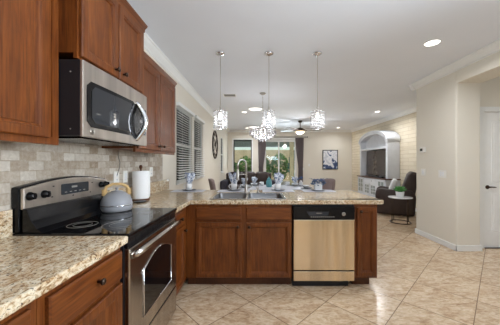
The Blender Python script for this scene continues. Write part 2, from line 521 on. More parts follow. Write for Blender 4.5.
# crown moulding, baseboards
def crown(name, pts_dir):
    (ax, fixed, sgn, a, b) = pts_dir
    prof = [(0, CZ), (.092, CZ), (.092, CZ - .014), (.076, CZ - .022), (.06, CZ - .045), (.03, CZ - .068), (.016, CZ - .08), (.016, CZ - .098), (0, CZ - .104)]
    bm = new()
    if ax == 'y': prism(bm, [(fixed + sgn * p, z) for p, z in prof], 'y', a, b)
    else: prism(bm, [(fixed + sgn * p, z) for p, z in prof], 'x', a, b)
    struct(name, bm, 'trim')
crown('trim_1', ('y', XL, 1, YB, YF)); crown('trim_2', ('x', YF, -1, XL + .0, XR))
crown('trim_3', ('y', XK, -1, YB, YE + .09)); crown('trim_4', ('y', XR, -1, YE + .09, YF)); crown('trim_5', ('x', YE, 1, XK - .09, XR))
def base_board(name, bxs):
    bm = new()
    for b in bxs: box(bm, *b, bev=.004)
    struct(name, bm, 'trim')
base_board('baseboard_right', [(XK - .014, XK, YJ - .014, YE + .014, 0, .085), (XK - .014, XJ + .014, YJ - .014, YJ, 0, .085), (XJ, XJ + .014, YJ, YD, 0, .085), (XJ, 3.36, YD - .014, YD, 0, .085), (XK, XR, YE, YE + .014, 0, .085)])
base_board('baseboard_living', [(XR - .014, XR, YE + .02, YF, 0, .085)])
base_board('baseboard_far', [(XL, DF[0] - .08, YF - .014, YF, 0, .085), (DF[1] + .08, XR - .02, YF - .014, YF, 0, .085)])
base_board('baseboard_left', [(XL, XL + .014, 3.6, YF - .02, 0, .085)])

# windows on the left wall, with white frames
def side_window(name, w):
    y0, y1, z0, z1 = w; r = sroot(name, (XL, (y0 + y1) / 2, z0))
    bm = new(); x0, x1 = XL - .06, XL - .015; t = .03
    box(bm, x0, x1, y0, y1, z0, z0 + t); box(bm, x0, x1, y0, y1, z1 - t, z1); box(bm, x0, x1, y0, y0 + t, z0 + t, z1 - t); box(bm, x0, x1, y1 - t, y1, z0 + t, z1 - t)
    box(bm, x0, x1, y0 + t, y1 - t, (z0 + z1) / 2 - .02, (z0 + z1) / 2 + .02)
    obj('window_frame', bm, 'trim', r)
    bm = new(); box(bm, XL - .040, XL - .034, y0 + t, y1 - t, z0 + t, z1 - t); obj('window_pane', bm, 'pane', r)
    bm = new(); box(bm, XL - .015, XL + .03, y0 - .03, y1 + .03, z0 - .022, z0 + .0, bev=.004); obj('window_sill', bm, 'trim', r)
side_window('window_1', W1); side_window('window_2', W2); side_window('window_3', W3)
def far_window(name, w):
    x0, x1, z0, z1 = w; r = sroot(name, ((x0 + x1) / 2, YF, z0)); t = .04; ya, yb = YF + .05, YF + .11
    bm = new(); box(bm, x0, x1, ya, yb, z0, z0 + t); box(bm, x0, x1, ya, yb, z1 - t, z1); box(bm, x0, x0 + t, ya, yb, z0 + t, z1 - t); box(bm, x1 - t, x1, ya, yb, z0 + t, z1 - t)
    obj('window_frame', bm, 'black_matte', r)
    bm = new(); box(bm, x0 + t, x1 - t, YF + .078, YF + .084, z0 + t, z1 - t); obj('window_pane', bm, 'pane', r)
    bm = new(); c = .055
    box(bm, x0 - c, x0, YF - .015, YF + .05, z0 - c, z1 + c); box(bm, x1, x1 + c, YF - .015, YF + .05, z0 - c, z1 + c); box(bm, x0, x1, YF - .015, YF + .05, z1, z1 + c); box(bm, x0, x1, YF - .03, YF + .05, z0 - c, z0)
    obj('window_casing', bm, 'trim', r)
far_window('window_4', WF)
# sliding patio door
r = sroot('door_1', ((DF[0] + DF[1]) / 2, YF, 0)); x0, x1, z1 = DF[0], DF[1], DF[3]; xm = .94
bm = new(); box(bm, x0, x0 + .05, YF + .03, YF + .13, 0, z1); box(bm, x1 - .05, x1, YF + .03, YF + .13, 0, z1); box(bm, x0 + .05, x1 - .05, YF + .03, YF + .13, z1 - .05, z1); box(bm, x0 + .05, x1 - .05, YF + .03, YF + .13, 0, .03)
obj('door_frame', bm, 'trim', r)
for a, b, y in ((x0 + .05, xm + .03, YF + .09), (xm - .03, x1 - .05, YF + .05)):
    bm = new(); t = .045
    box(bm, a, b, y, y + .03, .03, .03 + t); box(bm, a, b, y, y + .03, z1 - .05 - t, z1 - .05); box(bm, a, a + t, y, y + .03, .03 + t, z1 - .05 - t); box(bm, b - t, b, y, y + .03, .03 + t, z1 - .05 - t)
    s = obj('sliding_sash', bm, 'trim', r)
    bm = new(); box(bm, a + t, b - t, y + .012, y + .018, .03 + t, z1 - .05 - t); obj('glass_pane', bm, 'pane', s)
# hall door
r = sroot('door_2', (3.87, YD, 0))
bm = new(); c = .075
box(bm, 3.44 - c, 3.44, YD - .02, YD, 0, 2.08 + c, bev=.004); box(bm, 4.30, 4.30 + c, YD - .02, YD, 0, 2.08 + c, bev=.004); box(bm, 3.44, 4.30, YD - .02, YD, 2.08, 2.08 + c, bev=.004)
obj('door_casing', bm, 'trim', r)
bm = new(); box(bm, 3.443, 4.297, YD + .012, YD + .05, .008, 2.077)
leaf = obj('door_leaf', bm, 'white', r)
bm = new()
for u0, u1 in ((3.57, 3.83), (3.91, 4.17)):
    for v0, v1 in ((.25, .86), (1.0, 1.95)):
        L = [(u0 + i, u1 - i, v0 + i, v1 - i, n) for i, n in ((0, 0), (.012, .007), (.03, .002), (.05, .007))]
        rings(bm, L, 'y', YD + .012)
obj('door_panel', bm, 'white', leaf)
bm = new(); lathe(bm, [(.030, 0), (.030, -.008), (.011, -.012), (.011, -.035)], (3.512, YD + .012, .93), 16, 'y')
tube(bm, [(3.512, YD - .012, .93), (3.55, YD - .016, .932), (3.60, YD - .014, .93), (3.625, YD - .012, .928)], [.011, .010, .009, .007], 8)
obj('door_handle', bm, 'bronze', leaf)
bm = new(); box(bm, 3.44, 4.30, YD - .02, YD + .08, 0, .007); obj('threshold', bm, 'bronze', r)

# ------------------------------------------------------------------ outdoors
bm = new(); box(bm, -7, 9, YF + .15, 19, -.16, -.05); struct('ground_patio', bm, 'patio')
bm = new(); box(bm, -9, XL - .15, -6, 19, -.2, -.1); struct('ground_side', bm, 'patio')
bm = new(); box(bm, -9, 11, 18.2, 18.5, -.1, 2.25); struct('wall_garden', bm, 'stucco_tan')
bm = new(); box(bm, -5.2, -5.0, -3, 18.2, -.1, 1.9); struct('wall_side_yard', bm, 'stucco_tan')
bm = new(); box(bm, -3.2, 4.6, YF + .16, 15.5, 2.62, 2.75); box(bm, -3.2, 4.6, 15.3, 15.5, 2.3, 2.62); struct('roof_patio', bm, 'patio_roof')
bm = new(); box(bm, 1.86, 2.08, 14.0, 14.22, -.05, 2.62, bev=.01); struct('pillar_patio', bm, 'stucco_tan')
bm = new(); box(bm, -2.2, -1.98, 14.0, 14.22, -.05, 2.62, bev=.01); struct('pillar_patio_west', bm, 'stucco_tan')

def foliage_bm(c, rx, ry, rz, n, size, rnd):
    t = new()
    for i in range(n):
        a, b, q = rnd.uniform(0, 2 * PI), math.acos(rnd.uniform(-.9, 1)), rnd.uniform(.55, 1) ** .5
        p = Vector((c[0] + rx * q * math.sin(b) * math.cos(a), c[1] + ry * q * math.sin(b) * math.sin(a), c[2] + rz * q * math.cos(b)))
        d = Vector((rnd.uniform(-1, 1), rnd.uniform(-1, 1), rnd.uniform(-.3, 1))).normalized(); s = d.cross(Vector((rnd.uniform(-1, 1), rnd.uniform(-1, 1), .3))).normalized()
        u = s.cross(d) * size * .12; k = size * rnd.uniform(.6, 1.2)
        vs = [t.verts.new(p - d * k * .5), t.verts.new(p + s * k * .28 + u), t.verts.new(p + d * k * .5), t.verts.new(p - s * k * .28 + u)]
        t.faces.new(vs)
    return t
shrubs = [(.25, 15.4, .62, .85, 'bush', 'low green shrub outside the left half of the patio door'), (1.5, 16.7, .62, 1.0, 'bush', 'green shrub outside behind the patio door mullion'),
          (2.5, 15.3, .6, 1.1, 'bush_blue', 'tall blue-green shrub outside the right half of the patio door'), (-.9, 17.2, .6, .9, 'bush', 'green shrub outside by the gap between window and patio door'),
          (-1.7, 15.6, .6, .7, 'bush', 'low green shrub outside the far window')]
for k, (x, y, rx, h, m, lab) in enumerate(shrubs):
    rnd = random.Random(k)
    t = thing('garden_shrub', lab, 'shrub', (x, y, -.05), 'garden shrubs')
    obj('foliage', foliage_bm((x, y, h), rx, .6, h * .95, 700, .2, rnd), m, t)
    bm = new(); tube(bm, [(x, y, -.05), (x + .03, y, h * .5), (x - .02, y, h)], [.05, .04, .02], 8); obj('stem', bm, 'bark', t)

# ------------------------------------------------------------------ cabinets
def knob(face, u, v, base, parent):
    bm = new()
    prof = [(.006, 0), (.006, .012), (.012, .018), (.016, .024), (.013, .031), (.004, .034)]
    if face == 'x': lathe(bm, prof, (base, u, v), 14, 'x')
    else: lathe(bm, [(r, -h) for r, h in prof], (u, base, v), 14, 'y')
    return obj('knob', bm, 'bronze', parent)

def cab_crown(bm, x_front, y0, y1, ztop, xw=XL):
    prof = [(0, -.055), (.008, -.055), (.012, -.03), (.03, -.012), (.034, 0), (0, 0)]
    prism(bm, [(x_front + p, ztop + z) for p, z in prof], 'y', y0, y1)

def upper_cab(label, y0, y1, z0, z1, xf, doors, crown_top=True):
    t = thing('wall_cabinet', label, 'cabinet', (XL, (y0 + y1) / 2, z0), 'cherry wall cabinets')
    bm = new(); box(bm, XL + .01, xf - .02, y0, y1, z0 + .03, z1); obj('carcass', bm, 'wood_v', t)
    bm = new(); f = .04
    box(bm, xf - .02, xf, y0, y0 + f, z0, z1); box(bm, xf - .02, xf, y1 - f, y1, z0, z1); box(bm, xf - .02, xf, y0 + f, y1 - f, z0, z0 + f); box(bm, xf - .02, xf, y0 + f, y1 - f, z1 - f, z1)
    box(bm, xf - .02, xf - .004, y0 + f, y1 - f, z0 + f, z1 - f)
    obj('face_frame', bm, 'wood_v', t)
    bm = new(); cab_crown(bm, xf, y0, y1, z1 + .03); obj('crown_moulding', bm, 'wood_y', t)
    for (a, b, dz0, dz1, ky) in doors:
        d = obj('door', panel_door(a, b, dz0, dz1, 'x', xf), 'wood_v', t)
        if ky: knob('x', ky, dz0 + .045, xf + .021, d)
    return t
upper_cab('tall cherry wall cabinet left of the microwave, cut by the photo edge', .46, 1.298, 1.40, 2.48, -1.074, [(.48, 1.222, 1.432, 2.44, None)])
upper_cab('cherry two-door wall cabinet directly above the microwave', 1.30, 2.06, 1.872, 2.44, -.976, [(1.312, 1.655, 1.885, 2.405, 1.615), (1.67, 2.005, 1.885, 2.405, 1.71)])
upper_cab('lower-topped cherry wall cabinet between microwave and blinds, above the paper towel', 2.064, 3.03, 1.40, 2.27, -1.05, [(2.085, 2.535, 1.43, 2.235, 2.49), (2.555, 3.01, 1.43, 2.235, 2.60)])

def base_cab_x(label, y0, y1, xf, front):
    """base cabinet of the left run, looking to +X; front: list of ('drawer'|'door', a, b, z0, z1, knob (u,v))"""
    t = thing('base_cabinet', label, 'cabinet', (XL, (y0 + y1) / 2, 0), 'cherry base cabinets')
    bm = new(); box(bm, XL + .01, xf - .02, y0, y1, .1, .872); obj('carcass', bm, 'wood_v', t)
    bm = new(); box(bm, xf - .02, xf, y0, y1, .1, .872); obj('face_frame', bm, 'wood_v', t)
    bm = new(); box(bm, XL + .05, xf - .075, y0, y1, 0, .1); obj('toe_kick', bm, 'wood_dark', t)
    for kind, a, b, z0, z1, k in front:
        d = obj(kind, (slab_front if kind == 'drawer' else panel_door)(a, b, z0, z1, 'x', xf), 'wood_y' if kind == 'drawer' else 'wood_v', t)
        if k: knob('x', k[0], k[1], xf + .021, d)
    return t
base_cab_x('cherry base cabinet with round knob drawer, nearest left of the range', .80, 1.285, -.735, [('drawer', .83, 1.275, .695, .842, (1.075, .775)), ('door', .83, 1.275, .12, .672, (.88, .62))])
base_cab_x('cherry base cabinet in the bottom left photo corner', .18, .798, -.735, [('drawer', .20, .765, .695, .842, None), ('door', .20, .765, .12, .672, (.72, .62))])
base_cab_x('narrow cherry base cabinet between range and peninsula corner', 2.066, 2.50, -.745, [('drawer', 2.10, 2.40, .71, .84, (2.25, .775)), ('door', 2.10, 2.40, .12, .685, (2.36, .64))])

YP = 2.52   # face of the peninsula cabinets
def pen_cab(label, x0, x1, front, skirt=.0):
    t = thing('base_cabinet', label, 'cabinet', ((x0 + x1) / 2, YP, 0), 'cherry base cabinets')
    bm = new()
    if x1 < .9:   # open-topped sink base
        box(bm, x0, x0 + .018, YP + .02, 3.15, .1, .872); box(bm, x1 - .018, x1, YP + .02, 3.15, .1, .872); box(bm, x0 + .018, x1 - .018, 3.13, 3.15, .1, .872); box(bm, x0 + .018, x1 - .018, YP + .02, 3.13, .1, .118)
    else: box(bm, x0, x1, YP + .02, 3.15, .1, .872)
    obj('carcass', bm, 'wood_v', t)
    bm = new(); box(bm, x0, x1, YP, YP + .02, .1, .872); obj('face_frame', bm, 'wood_v', t)
    bm = new(); box(bm, x0 + (.0 if x1 < .9 else .0), x1 - skirt, YP + .07, 3.1, 0, .1); obj('toe_kick', bm, 'wood_dark', t)
    for kind, a, b, z0, z1, k in front:
        d = obj(kind, (slab_front if kind == 'drawer_front' else panel_door)(a, b, z0, z1, 'y', YP, stile=.05) if kind == 'door' else slab_front(a, b, z0, z1, 'y', YP), 'wood_x' if kind != 'door' else 'wood_v', t)
        if k: knob('y', k[0], k[1], YP - .021, d)
    return t
pen_cab('cherry two-door sink base cabinet in the peninsula, under the double sink', -.755, .352,
        [('drawer_front', -.645, -.176, .708, .836, None), ('drawer_front', -.122, .347, .708, .836, None), ('door', -.645, -.176, .112, .682, (-.208, .642)), ('door', -.122, .347, .112, .682, (-.09, .642))])
pen_cab('narrow single-door cherry base cabinet at the peninsula end, right of the dishwasher', 1.005, 1.245, [('door', 1.03, 1.232, .125, .842, (1.062, .80))], .05)

# countertops
def counter(name, label, cells, z0, z1, loc, ups, bev=.007):
    t = thing(name, label, 'countertop', loc, 'granite countertops')
    xs = sorted({c[0] for c in cells} | {c[1] for c in cells}); ys = sorted({c[2] for c in cells} | {c[3] for c in cells})
    inside = lambda x, y: any(c[0] < x < c[1] and c[2] < y < c[3] for c in cells)
    bm = new(); V = {}
    def v(x, y, z):
        k = (round(x, 5), round(y, 5), z)
        if k not in V: V[k] = bm.verts.new((x, y, z))
        return V[k]
    nx, ny = len(xs) - 1, len(ys) - 1
    cell = [[inside((xs[i] + xs[i + 1]) / 2, (ys[j] + ys[j + 1]) / 2) for j in range(ny)] for i in range(nx)]
    g = lambda i, j: 0 <= i < nx and 0 <= j < ny and cell[i][j]
    for i in range(nx):
        for j in range(ny):
            if not cell[i][j]: continue
            a, b, c, d = xs[i], xs[i + 1], ys[j], ys[j + 1]
            for z in (z0, z1): bm.faces.new((v(a, c, z), v(b, c, z), v(b, d, z), v(a, d, z)))
            for ok, p, q in ((g(i - 1, j), (a, c), (a, d)), (g(i + 1, j), (b, c), (b, d)), (g(i, j - 1), (a, c), (b, c)), (g(i, j + 1), (a, d), (b, d))):
                if not ok: bm.faces.new((v(*p, z0), v(*q, z0), v(*q, z1), v(*p, z1)))
    bmesh.ops.recalc_face_normals(bm, faces=bm.faces)
    vert = [e for e in bm.edges if abs(e.verts[0].co.z - e.verts[1].co.z) > .01 and e.verts[0].co.x > 1.2]
    if vert: bmesh.ops.bevel(bm, geom=vert, offset=.05, segments=5, affect='EDGES', profile=.5)
    es = [e for e in bm.edges if e.calc_face_angle(0) > 1.0 and abs(e.verts[0].co.z - e.verts[1].co.z) < .01]
    bmesh.ops.bevel(bm, geom=es, offset=bev, segments=2, affect='EDGES', profile=.5)
    obj('slab', bm, 'granite', t)
    for b in ups:
        bm = new(); box(bm, *b, bev=.003); obj('backsplash', bm, 'granite', t)
    return t
ZC = .914
counter('countertop', 'speckled granite countertop in the foreground, left of the range', [(XL + .01, -.70, -.4, 1.297)], .873, ZC, (XL, .5, .873), [(XL + .0095, XL + .03, -.4, 1.297, ZC + .0005, ZC + .14)])
SX0, SX1, SY0, SY1 = -.50, .285, 2.585, 3.08
YBK = 3.46
counter('countertop', 'speckled granite countertop of the peninsula, with sink cut-out and place mats', [(XL + .01, -.70, 2.064, YBK), (-.70, SX0, 2.49, YBK), (SX0, SX1, 2.49, SY0), (SX0, SX1, SY1, YBK), (SX1, 1.317, 2.49, YBK)], .873, ZC, (0, 3.0, .873), [(XL + .0095, XL + .03, 2.08, 3.58, ZC + .0005, ZC + .145)])

# peninsula back panel carrying the overhang
bm = new(); box(bm, -1.30, 1.245, 3.152, 3.18, 0, .872); solo('bar_panel', bm, 'wood_v', 'cherry back panel under the bar side of the peninsula', 'panel', (0, 3.166, 0))

# ------------------------------------------------------------------ sink and faucet
t = thing('kitchen_sink', 'double-bowl stainless steel sink in the peninsula counter', 'sink', (-.1, 2.83, ZC))
bm = new(); e = .018; zr = ZC + .006
def frame_rect(bm, x0, x1, y0, y1, w, z0, z1):
    box(bm, x0, x1, y0, y0 + w, z0, z1, .002); box(bm, x0, x1, y1 - w, y1, z0, z1, .002); box(bm, x0, x0 + w, y0 + w, y1 - w, z0, z1, .002); box(bm, x1 - w, x1, y0 + w, y1 - w, z0, z1, .002)
frame_rect(bm, SX0 - e, SX1 + e, SY0 - e, SY1 + e, e + .012, ZC + .0008, zr)
obj('rim', bm, 'steel', t)
xm = -.125
for a, b in ((SX0 + .006, xm - .012), (xm + .012, SX1 - .006)):
    bm = new(); r0 = rrect(a, b, SY0 + .006, SY1 - .006, .05); r1 = rrect(a + .02, b - .02, SY0 + .026, SY1 - .026, .05)
    A = [bm.verts.new((x, y, ZC + .002)) for x, y in r0]; B = [bm.verts.new((x, y, ZC - .17)) for x, y in r1]; n = len(A)
    for i in range(n): bm.faces.new((A[i], A[(i + 1) % n], B[(i + 1) % n], B[i])).smooth = True
    bm.faces.new(B); bmesh.ops.recalc_face_normals(bm, faces=bm.faces)
    bowl = obj('bowl', bm, 'steel_bowl', t)
    bm = new(); lathe(bm, [(.045, 0), (.04, .004), (.012, .001), (.001, .001)], ((a + b) / 2, (SY0 + SY1) / 2, ZC - .169), 16); obj('drain', bm, 'chrome', bowl)
bm = new(); box(bm, xm - .013, xm + .013, SY0 + .004, SY1 - .004, ZC - .10, ZC + .004, .004); obj('divider', bm, 'steel', t)
t = thing('faucet', 'tall pull-down spring faucet behind the double sink', 'faucet', (-.16, 3.16, ZC))
fx, fy = -.155, 3.16
bm = new(); lathe(bm, [(.032, 0), (.032, .008), (.022, .014), (.020, .09), (.017, .10), (.015, .11)], (fx, fy, ZC + .0005), 16); obj('base', bm, 'nickel', t)
pts = [(fx, fy, ZC + .10), (fx, fy, ZC + .36)] + [(fx - .052 + .052 * math.cos(a), fy - .03 * (1 - math.cos(a)), ZC + .36 + .07 * math.sin(a)) for a in [PI * k / 10 for k in range(1, 11)]] + [(fx - .106, fy - .06, ZC + .30)]
bm = new(); tube(bm, pts, .0125, 10)
for k in range(16):
    z = ZC + .15 + k * .0135; tube(bm, circle((fx, fy, z), .014, 12), .003, 5, True)
obj('spout', bm, 'nickel', t)
bm = new(); lathe(bm, [(.014, .31), (.018, .29), (.018, .20), (.022, .17), (.016, .165)], (fx - .106, fy - .06, ZC), 14); obj('spray_head', bm, 'nickel', t)
bm = new(); tube(bm, [(fx, fy, ZC + .24), (fx - .05, fy - .03, ZC + .24), (fx - .096, fy - .055, ZC + .24)], .006, 8); obj('docking_arm', bm, 'nickel', t)
bm = new(); tube(bm, [(fx + .018, fy, ZC + .06), (fx + .05, fy, ZC + .065), (fx + .085, fy - .01, ZC + .09)], [.010, .007, .006], 8); obj('lever', bm, 'nickel', t)
t = thing('soap_dispenser', 'small steel soap dispenser right of the tall faucet', 'dispenser', (.0, 3.16, ZC))
bm = new(); lathe(bm, [(.02, 0), (.02, .006), (.011, .01), (.010, .05)], (0, 3.16, ZC + .0005), 14); obj('base', bm, 'nickel', t)
bm = new(); tube(bm, [(0, 3.16, ZC + .05), (0, 3.16, ZC + .065), (-.01, 3.13, ZC + .067), (-.02, 3.10, ZC + .06)], .006, 8); obj('pump_spout', bm, 'nickel', t)

# ------------------------------------------------------------------ dishwasher
x0, x1 = .364, 1.003
t = thing('dishwasher', 'stainless steel dishwasher with black control panel in the peninsula', 'dishwasher', ((x0 + x1) / 2, YP, 0))
bm = new(); box(bm, x0, x1, YP + .01, 3.12, .1, .868); obj('body', bm, 'black_matte', t)
bm = new(); box(bm, x0 + .004, x1 - .004, YP - .026, YP + .01, .192, .714, .006); obj('door_panel', bm, 'steel_dw_sheen', t)
bm = new(); box(bm, x0 + .004, x1 - .004, YP - .024, YP + .01, .078, .180, .005); obj('kick_panel', bm, 'steel_dw_sheen', t)
bm = new(); box(bm, x0, x1 - .05, YP + .03, YP + .1, .002, .1); obj('toe_kick', bm, 'black_matte', t)
bm = new(); box(bm, x0 + .002, x1 - .002, YP - .032, YP + .01, .720, .852, .006)
cp = obj('control_panel', bm, 'black', t)
bm = new(); prism(bm, [(.50, .800), (.735, .800), (.72, .757), (.53, .757)], 'y', YP - .034, YP - .030)
obj('display', bm, 'display', cp)
for k in range(12):
    bm = new(); box(bm, .545 + k * .021, .557 + k * .021, YP - .0355, YP - .030, .742, .749); obj('button', bm, 'cable', cp)
bm = new(); box(bm, .60, .66, YP - .0355, YP - .03, .782, .786); obj('latch_mark', bm, 'cable', cp)
bm = new(); lathe(bm, [(.019, 0), (.019, -.004), (.015, -.005), (.001, -.005)], (.885, YP - .032, .775), 20, 'y')
em = obj('round_emblem', bm, 'nickel', cp)
def monogram(c, s, axis):
    bm = new()
    def P(u, v): return (c[0] + u * s, c[1], c[2] + v * s) if axis == 'y' else (c[0], c[1] + u * s, c[2] + v * s)
    tube(bm, [P(-.15 + .35 * math.cos(a), .05 + .45 * math.sin(a)) for a in [.6 + k * .45 for k in range(11)]], s * .06, 5)
    tube(bm, [P(.25 + .28 * math.cos(a), .22 + .22 * math.sin(a)) for a in [.5 + k * .5 for k in range(8)]], s * .06, 5)
    tube(bm, [P(.25 + .28 * math.cos(a), -.22 + .25 * math.sin(a)) for a in [1.6 + k * .5 for k in range(9)]], s * .06, 5)
    return bm
obj('monogram', monogram((.885, YP - .0375, .775), .013, 'y'), 'black', cp)

# ------------------------------------------------------------------ range
RY0, RY1 = 1.302, 2.060
t = thing('electric_range', 'stainless and black freestanding electric range with glass cooktop, against the left wall', 'stove', (-1.0, (RY0 + RY1) / 2, 0))
bm = new(); box(bm, -1.335, -.728, RY0, RY1, .03, .895); obj('body', bm, 'black_matte', t)
bm = new(); box(bm, -1.33, -.693, RY0, RY1, .897, .921, .006)
ct = obj('cooktop', bm, 'black_glass', t)
for cy, cx, r in ((1.50, -.85, .105), (1.50, -1.09, .08), (1.87, -.85, .08), (1.87, -1.09, .105)):
    bm = new(); tube(bm, circle((cx, cy, .9208), r, 36), .0012, 4, True); tube(bm, circle((cx, cy, .9208), r * .62, 30), .0010, 4, True); obj('burner_ring', bm, 'cable', ct)
# backguard
def arch_pts(z0, ze, zm, y0, y1, n=14):
    return [(y0, z0), (y1, z0)] + [(y1 + (y0 - y1) * k / n, ze + (zm - ze) * math.sin(PI * k / n)) for k in range(n + 1)]
bm = new(); prism(bm, arch_pts(.922, 1.172, 1.212, RY0 + .002, RY1 - .002), 'x', -1.339, -1.298, .010)
prism(bm, [(-1.285, .922), (-1.172, .922), (-1.205, .945), (-1.235, .985), (-1.26, 1.05), (-1.285, 1.055)], 'y', RY0 + .01, RY1 - .01, .004)
bg = obj('backguard', bm, 'black', t)
PX = -1.278
bm = new(); prism(bm, [(p, z) for p, z in arch_pts(1.048, 1.163, 1.203, RY0 + .010, RY1 - .012)], 'x', -1.2985, PX, .008)
cpn = obj('control_panel', bm, 'steel_soft', t)
bm = new(); prism(bm, rrect(1.565, 1.815, 1.095, 1.166, .008), 'x', PX, PX + .003); obj('clock_display', bm, 'display', cpn)
for i in range(5):
    bm = new(); box(bm, PX + .0025, PX + .0037, 1.59 + i * .042, 1.61 + i * .042, 1.108, 1.113); obj('button', bm, 'cable', cpn)
bm = new(); box(bm, PX + .0025, PX + .0037, 1.65, 1.70, 1.135, 1.148); obj('digits', bm, 'cable', cpn)
for y, z in ((1.50, 1.155), (1.49, 1.09), (1.85, 1.15), (1.83, 1.08), (1.66, 1.078)):
    bm = new(); box(bm, PX - .0005, PX + .0012, y, y + .012, z, z + .007); obj('marking', bm, 'display', cpn)
for y in (1.348, 1.440, 1.955, 2.012):
    bm = new(); lathe(bm, [(.024, 0), (.024, .006), (.020, .010), (.018, .028), (.001, .030)], (PX, y, 1.118 + (.01 if y > 1.9 else 0)), 18, 'x'); box(bm, PX + .026, PX + .036, y - .005, y + .005, 1.102 + (.01 if y > 1.9 else 0), 1.136 + (.01 if y > 1.9 else 0), .002)
    obj('knob', bm, 'black', cpn)
# front
bm = new(); box(bm, -.728, -.706, RY0 + .006, RY1 - .006, .84, .892, .003)
for k in range(8): box(bm, -.7065, -.7035, RY0 + .09 + k * .075, RY0 + .14 + k * .075, .848, .884)
obj('vent_strip', bm, 'black', t)
bm = new(); box(bm, -.728, -.695, RY0 + .004, RY1 - .004, .272, .838, .006)
dr = obj('oven_door', bm, 'steel', t)
wy0, wy1 = RY0 + .16, RY1 - .14
arc = [(wy1 + (wy0 - wy1) * k / 14, .655 + .065 * math.sin(PI * k / 14)) for k in range(15)]
bm = new(); prism(bm, [(wy0, .37), (wy1, .37)] + arc, 'x', -.696, -.6925); obj('oven_window', bm, 'black_glass', dr)
bm = new(); fr = [(wy0, .37), (wy1, .37)] + arc
tube(bm, [(-.692, y, z) for y, z in fr], .004, 6, True); obj('window_trim', bm, 'chrome', dr)
hp = [(-.70, RY0 + .03, .79)] + [(-.668 + .030 * math.sin(PI * k / 12), RY0 + .035 + (RY1 - RY0 - .07) * k / 12, .805 + .022 * math.sin(PI * k / 12)) for k in range(13)] + [(-.70, RY1 - .03, .79)]
bm = new(); tube(bm, hp, .020, 12); obj('door_handle', bm, 'steel', dr)
bm = new(); box(bm, -.728, -.697, RY0 + .004, RY1 - .004, .055, .258, .006); obj('storage_drawer', bm, 'steel', t)
for y in (RY0 + .05, RY1 - .05):
    for x in (-.80, -1.28):
        bm = new(); lathe(bm, [(.018, 0), (.018, .03)], (x, y, 0), 10); obj('foot', bm, 'black', t)

# ------------------------------------------------------------------ microwave
t = thing('microwave', 'stainless over-the-range microwave mounted above the stove', 'microwave', (-1.15, 1.68, 1.447))
my0, my1, mz0, mz1, mx = 1.304, 2.058, 1.447, 1.866, -.965
bm = new(); box(bm, XL + .01, mx, my0, my1, mz0 + .006, mz1); body = obj('body', bm, 'black_matte', t)
for y, z in ((1.3035, 1.80), (1.3035, 1.49)):
    bm = new(); lathe(bm, [(.004, 0), (.003, -.002), (.001, -.002)], (-1.015, y, z), 10, 'y'); obj('screw', bm, 'cable', body)
# bowed stainless front: curved in plan
bm = new(); N = 10
pl = [(my0 + (my1 - my0) * k / N, mx + .016 + .012 * math.sin(PI * k / N)) for k in range(N + 1)]
prism(bm, [(mx, my0)] + [(x, y) for y, x in pl] + [(mx, my1)], 'z', mz0, mz1, .005)
fp = obj('front_panel', bm, 'steel_soft', t)
def xfront(y): return mx + .016 + .012 * math.sin(PI * (y - my0) / (my1 - my0))
def curved_plate(poly_fn, th, off=.0006, n=16, y0=0, y1=1):
    """plate that follows the bowed front; poly_fn(y)->(zlo,zhi)"""
    bm = new(); cols = []
    for k in range(n + 1):
        y = y0 + (y1 - y0) * k / n; lo, hi = poly_fn(k / n); x = xfront(y) + off
        cols.append([bm.verts.new((x, y, lo)), bm.verts.new((x + th, y, lo + .002)), bm.verts.new((x + th, y, hi - .002)), bm.verts.new((x, y, hi))])
    for a, b in zip(cols, cols[1:]):
        for i in range(4): bm.faces.new((a[i], a[(i + 1) % 4], b[(i + 1) % 4], b[i]))
    bm.faces.new(cols[0]); bm.faces.new(cols[-1]); bmesh.ops.recalc_face_normals(bm, faces=bm.faces)
    return bm
def soft(lo, hi, r):
    def f(s):
        e = min(s, 1 - s); q = 0 if e > r else (1 - math.sqrt(max(0, 1 - ((r - e) / r) ** 2)))
        return lo + q * .03, hi - q * .03
    return f
wf = obj('window_frame', curved_plate(soft(1.506, 1.766, .07), .004, y0=1.333, y1=1.84), 'black', t)
obj('window_glass', curved_plate(soft(1.528, 1.744, .06), .002, .0048, y0=1.365, y1=1.80), 'oven_glass', wf)
obj('handle_recess', curved_plate(lambda s: (1.62 - .135 * math.sqrt(max(.02, 1 - (2 * s - 1) ** 2)), 1.62 + .135 * math.sqrt(max(.02, 1 - (2 * s - 1) ** 2))), .004, .005, y0=1.755, y1=1.92), 'black', t)
cpm = obj('keypad', curved_plate(soft(1.53, 1.745, .1), .004, y0=1.935, y1=2.035), 'black', t)
obj('clock_display', curved_plate(soft(1.70, 1.728, .1), .002, .0048, y0=1.95, y1=2.02), 'display', cpm)
bm = new(); hy = 1.86
tube(bm, [(xfront(hy) + .002, hy - .015, 1.765)] + [(xfront(hy) + .012 + .052 * math.sin(PI * k / 12), hy - .012 + .03 * math.sin(PI * k / 12), 1.76 - .275 * k / 12) for k in range(13)] + [(xfront(hy) + .002, hy - .015, 1.48)], [.014] + [.015 + .006 * math.sin(PI * k / 12) for k in range(13)] + [.014], 12)
obj('handle', bm, 'chrome', t)
bm = new(); lathe(bm, [(.019, 0), (.019, .003), (.016, .0045), (.001, .0045)], (xfront(1.375) + .0003, 1.375, 1.484), 20, 'x'); obj('round_emblem', bm, 'nickel', t)
obj('monogram', monogram((xfront(1.375) + .0052, 1.375, 1.484), .013, 'x'), 'black_matte', t)
bm = new(); box(bm, -1.28, -.99, my0 + .05, my1 - .05, mz0 - .004, mz0 + .006); obj('vent_grille', bm, 'black', t)

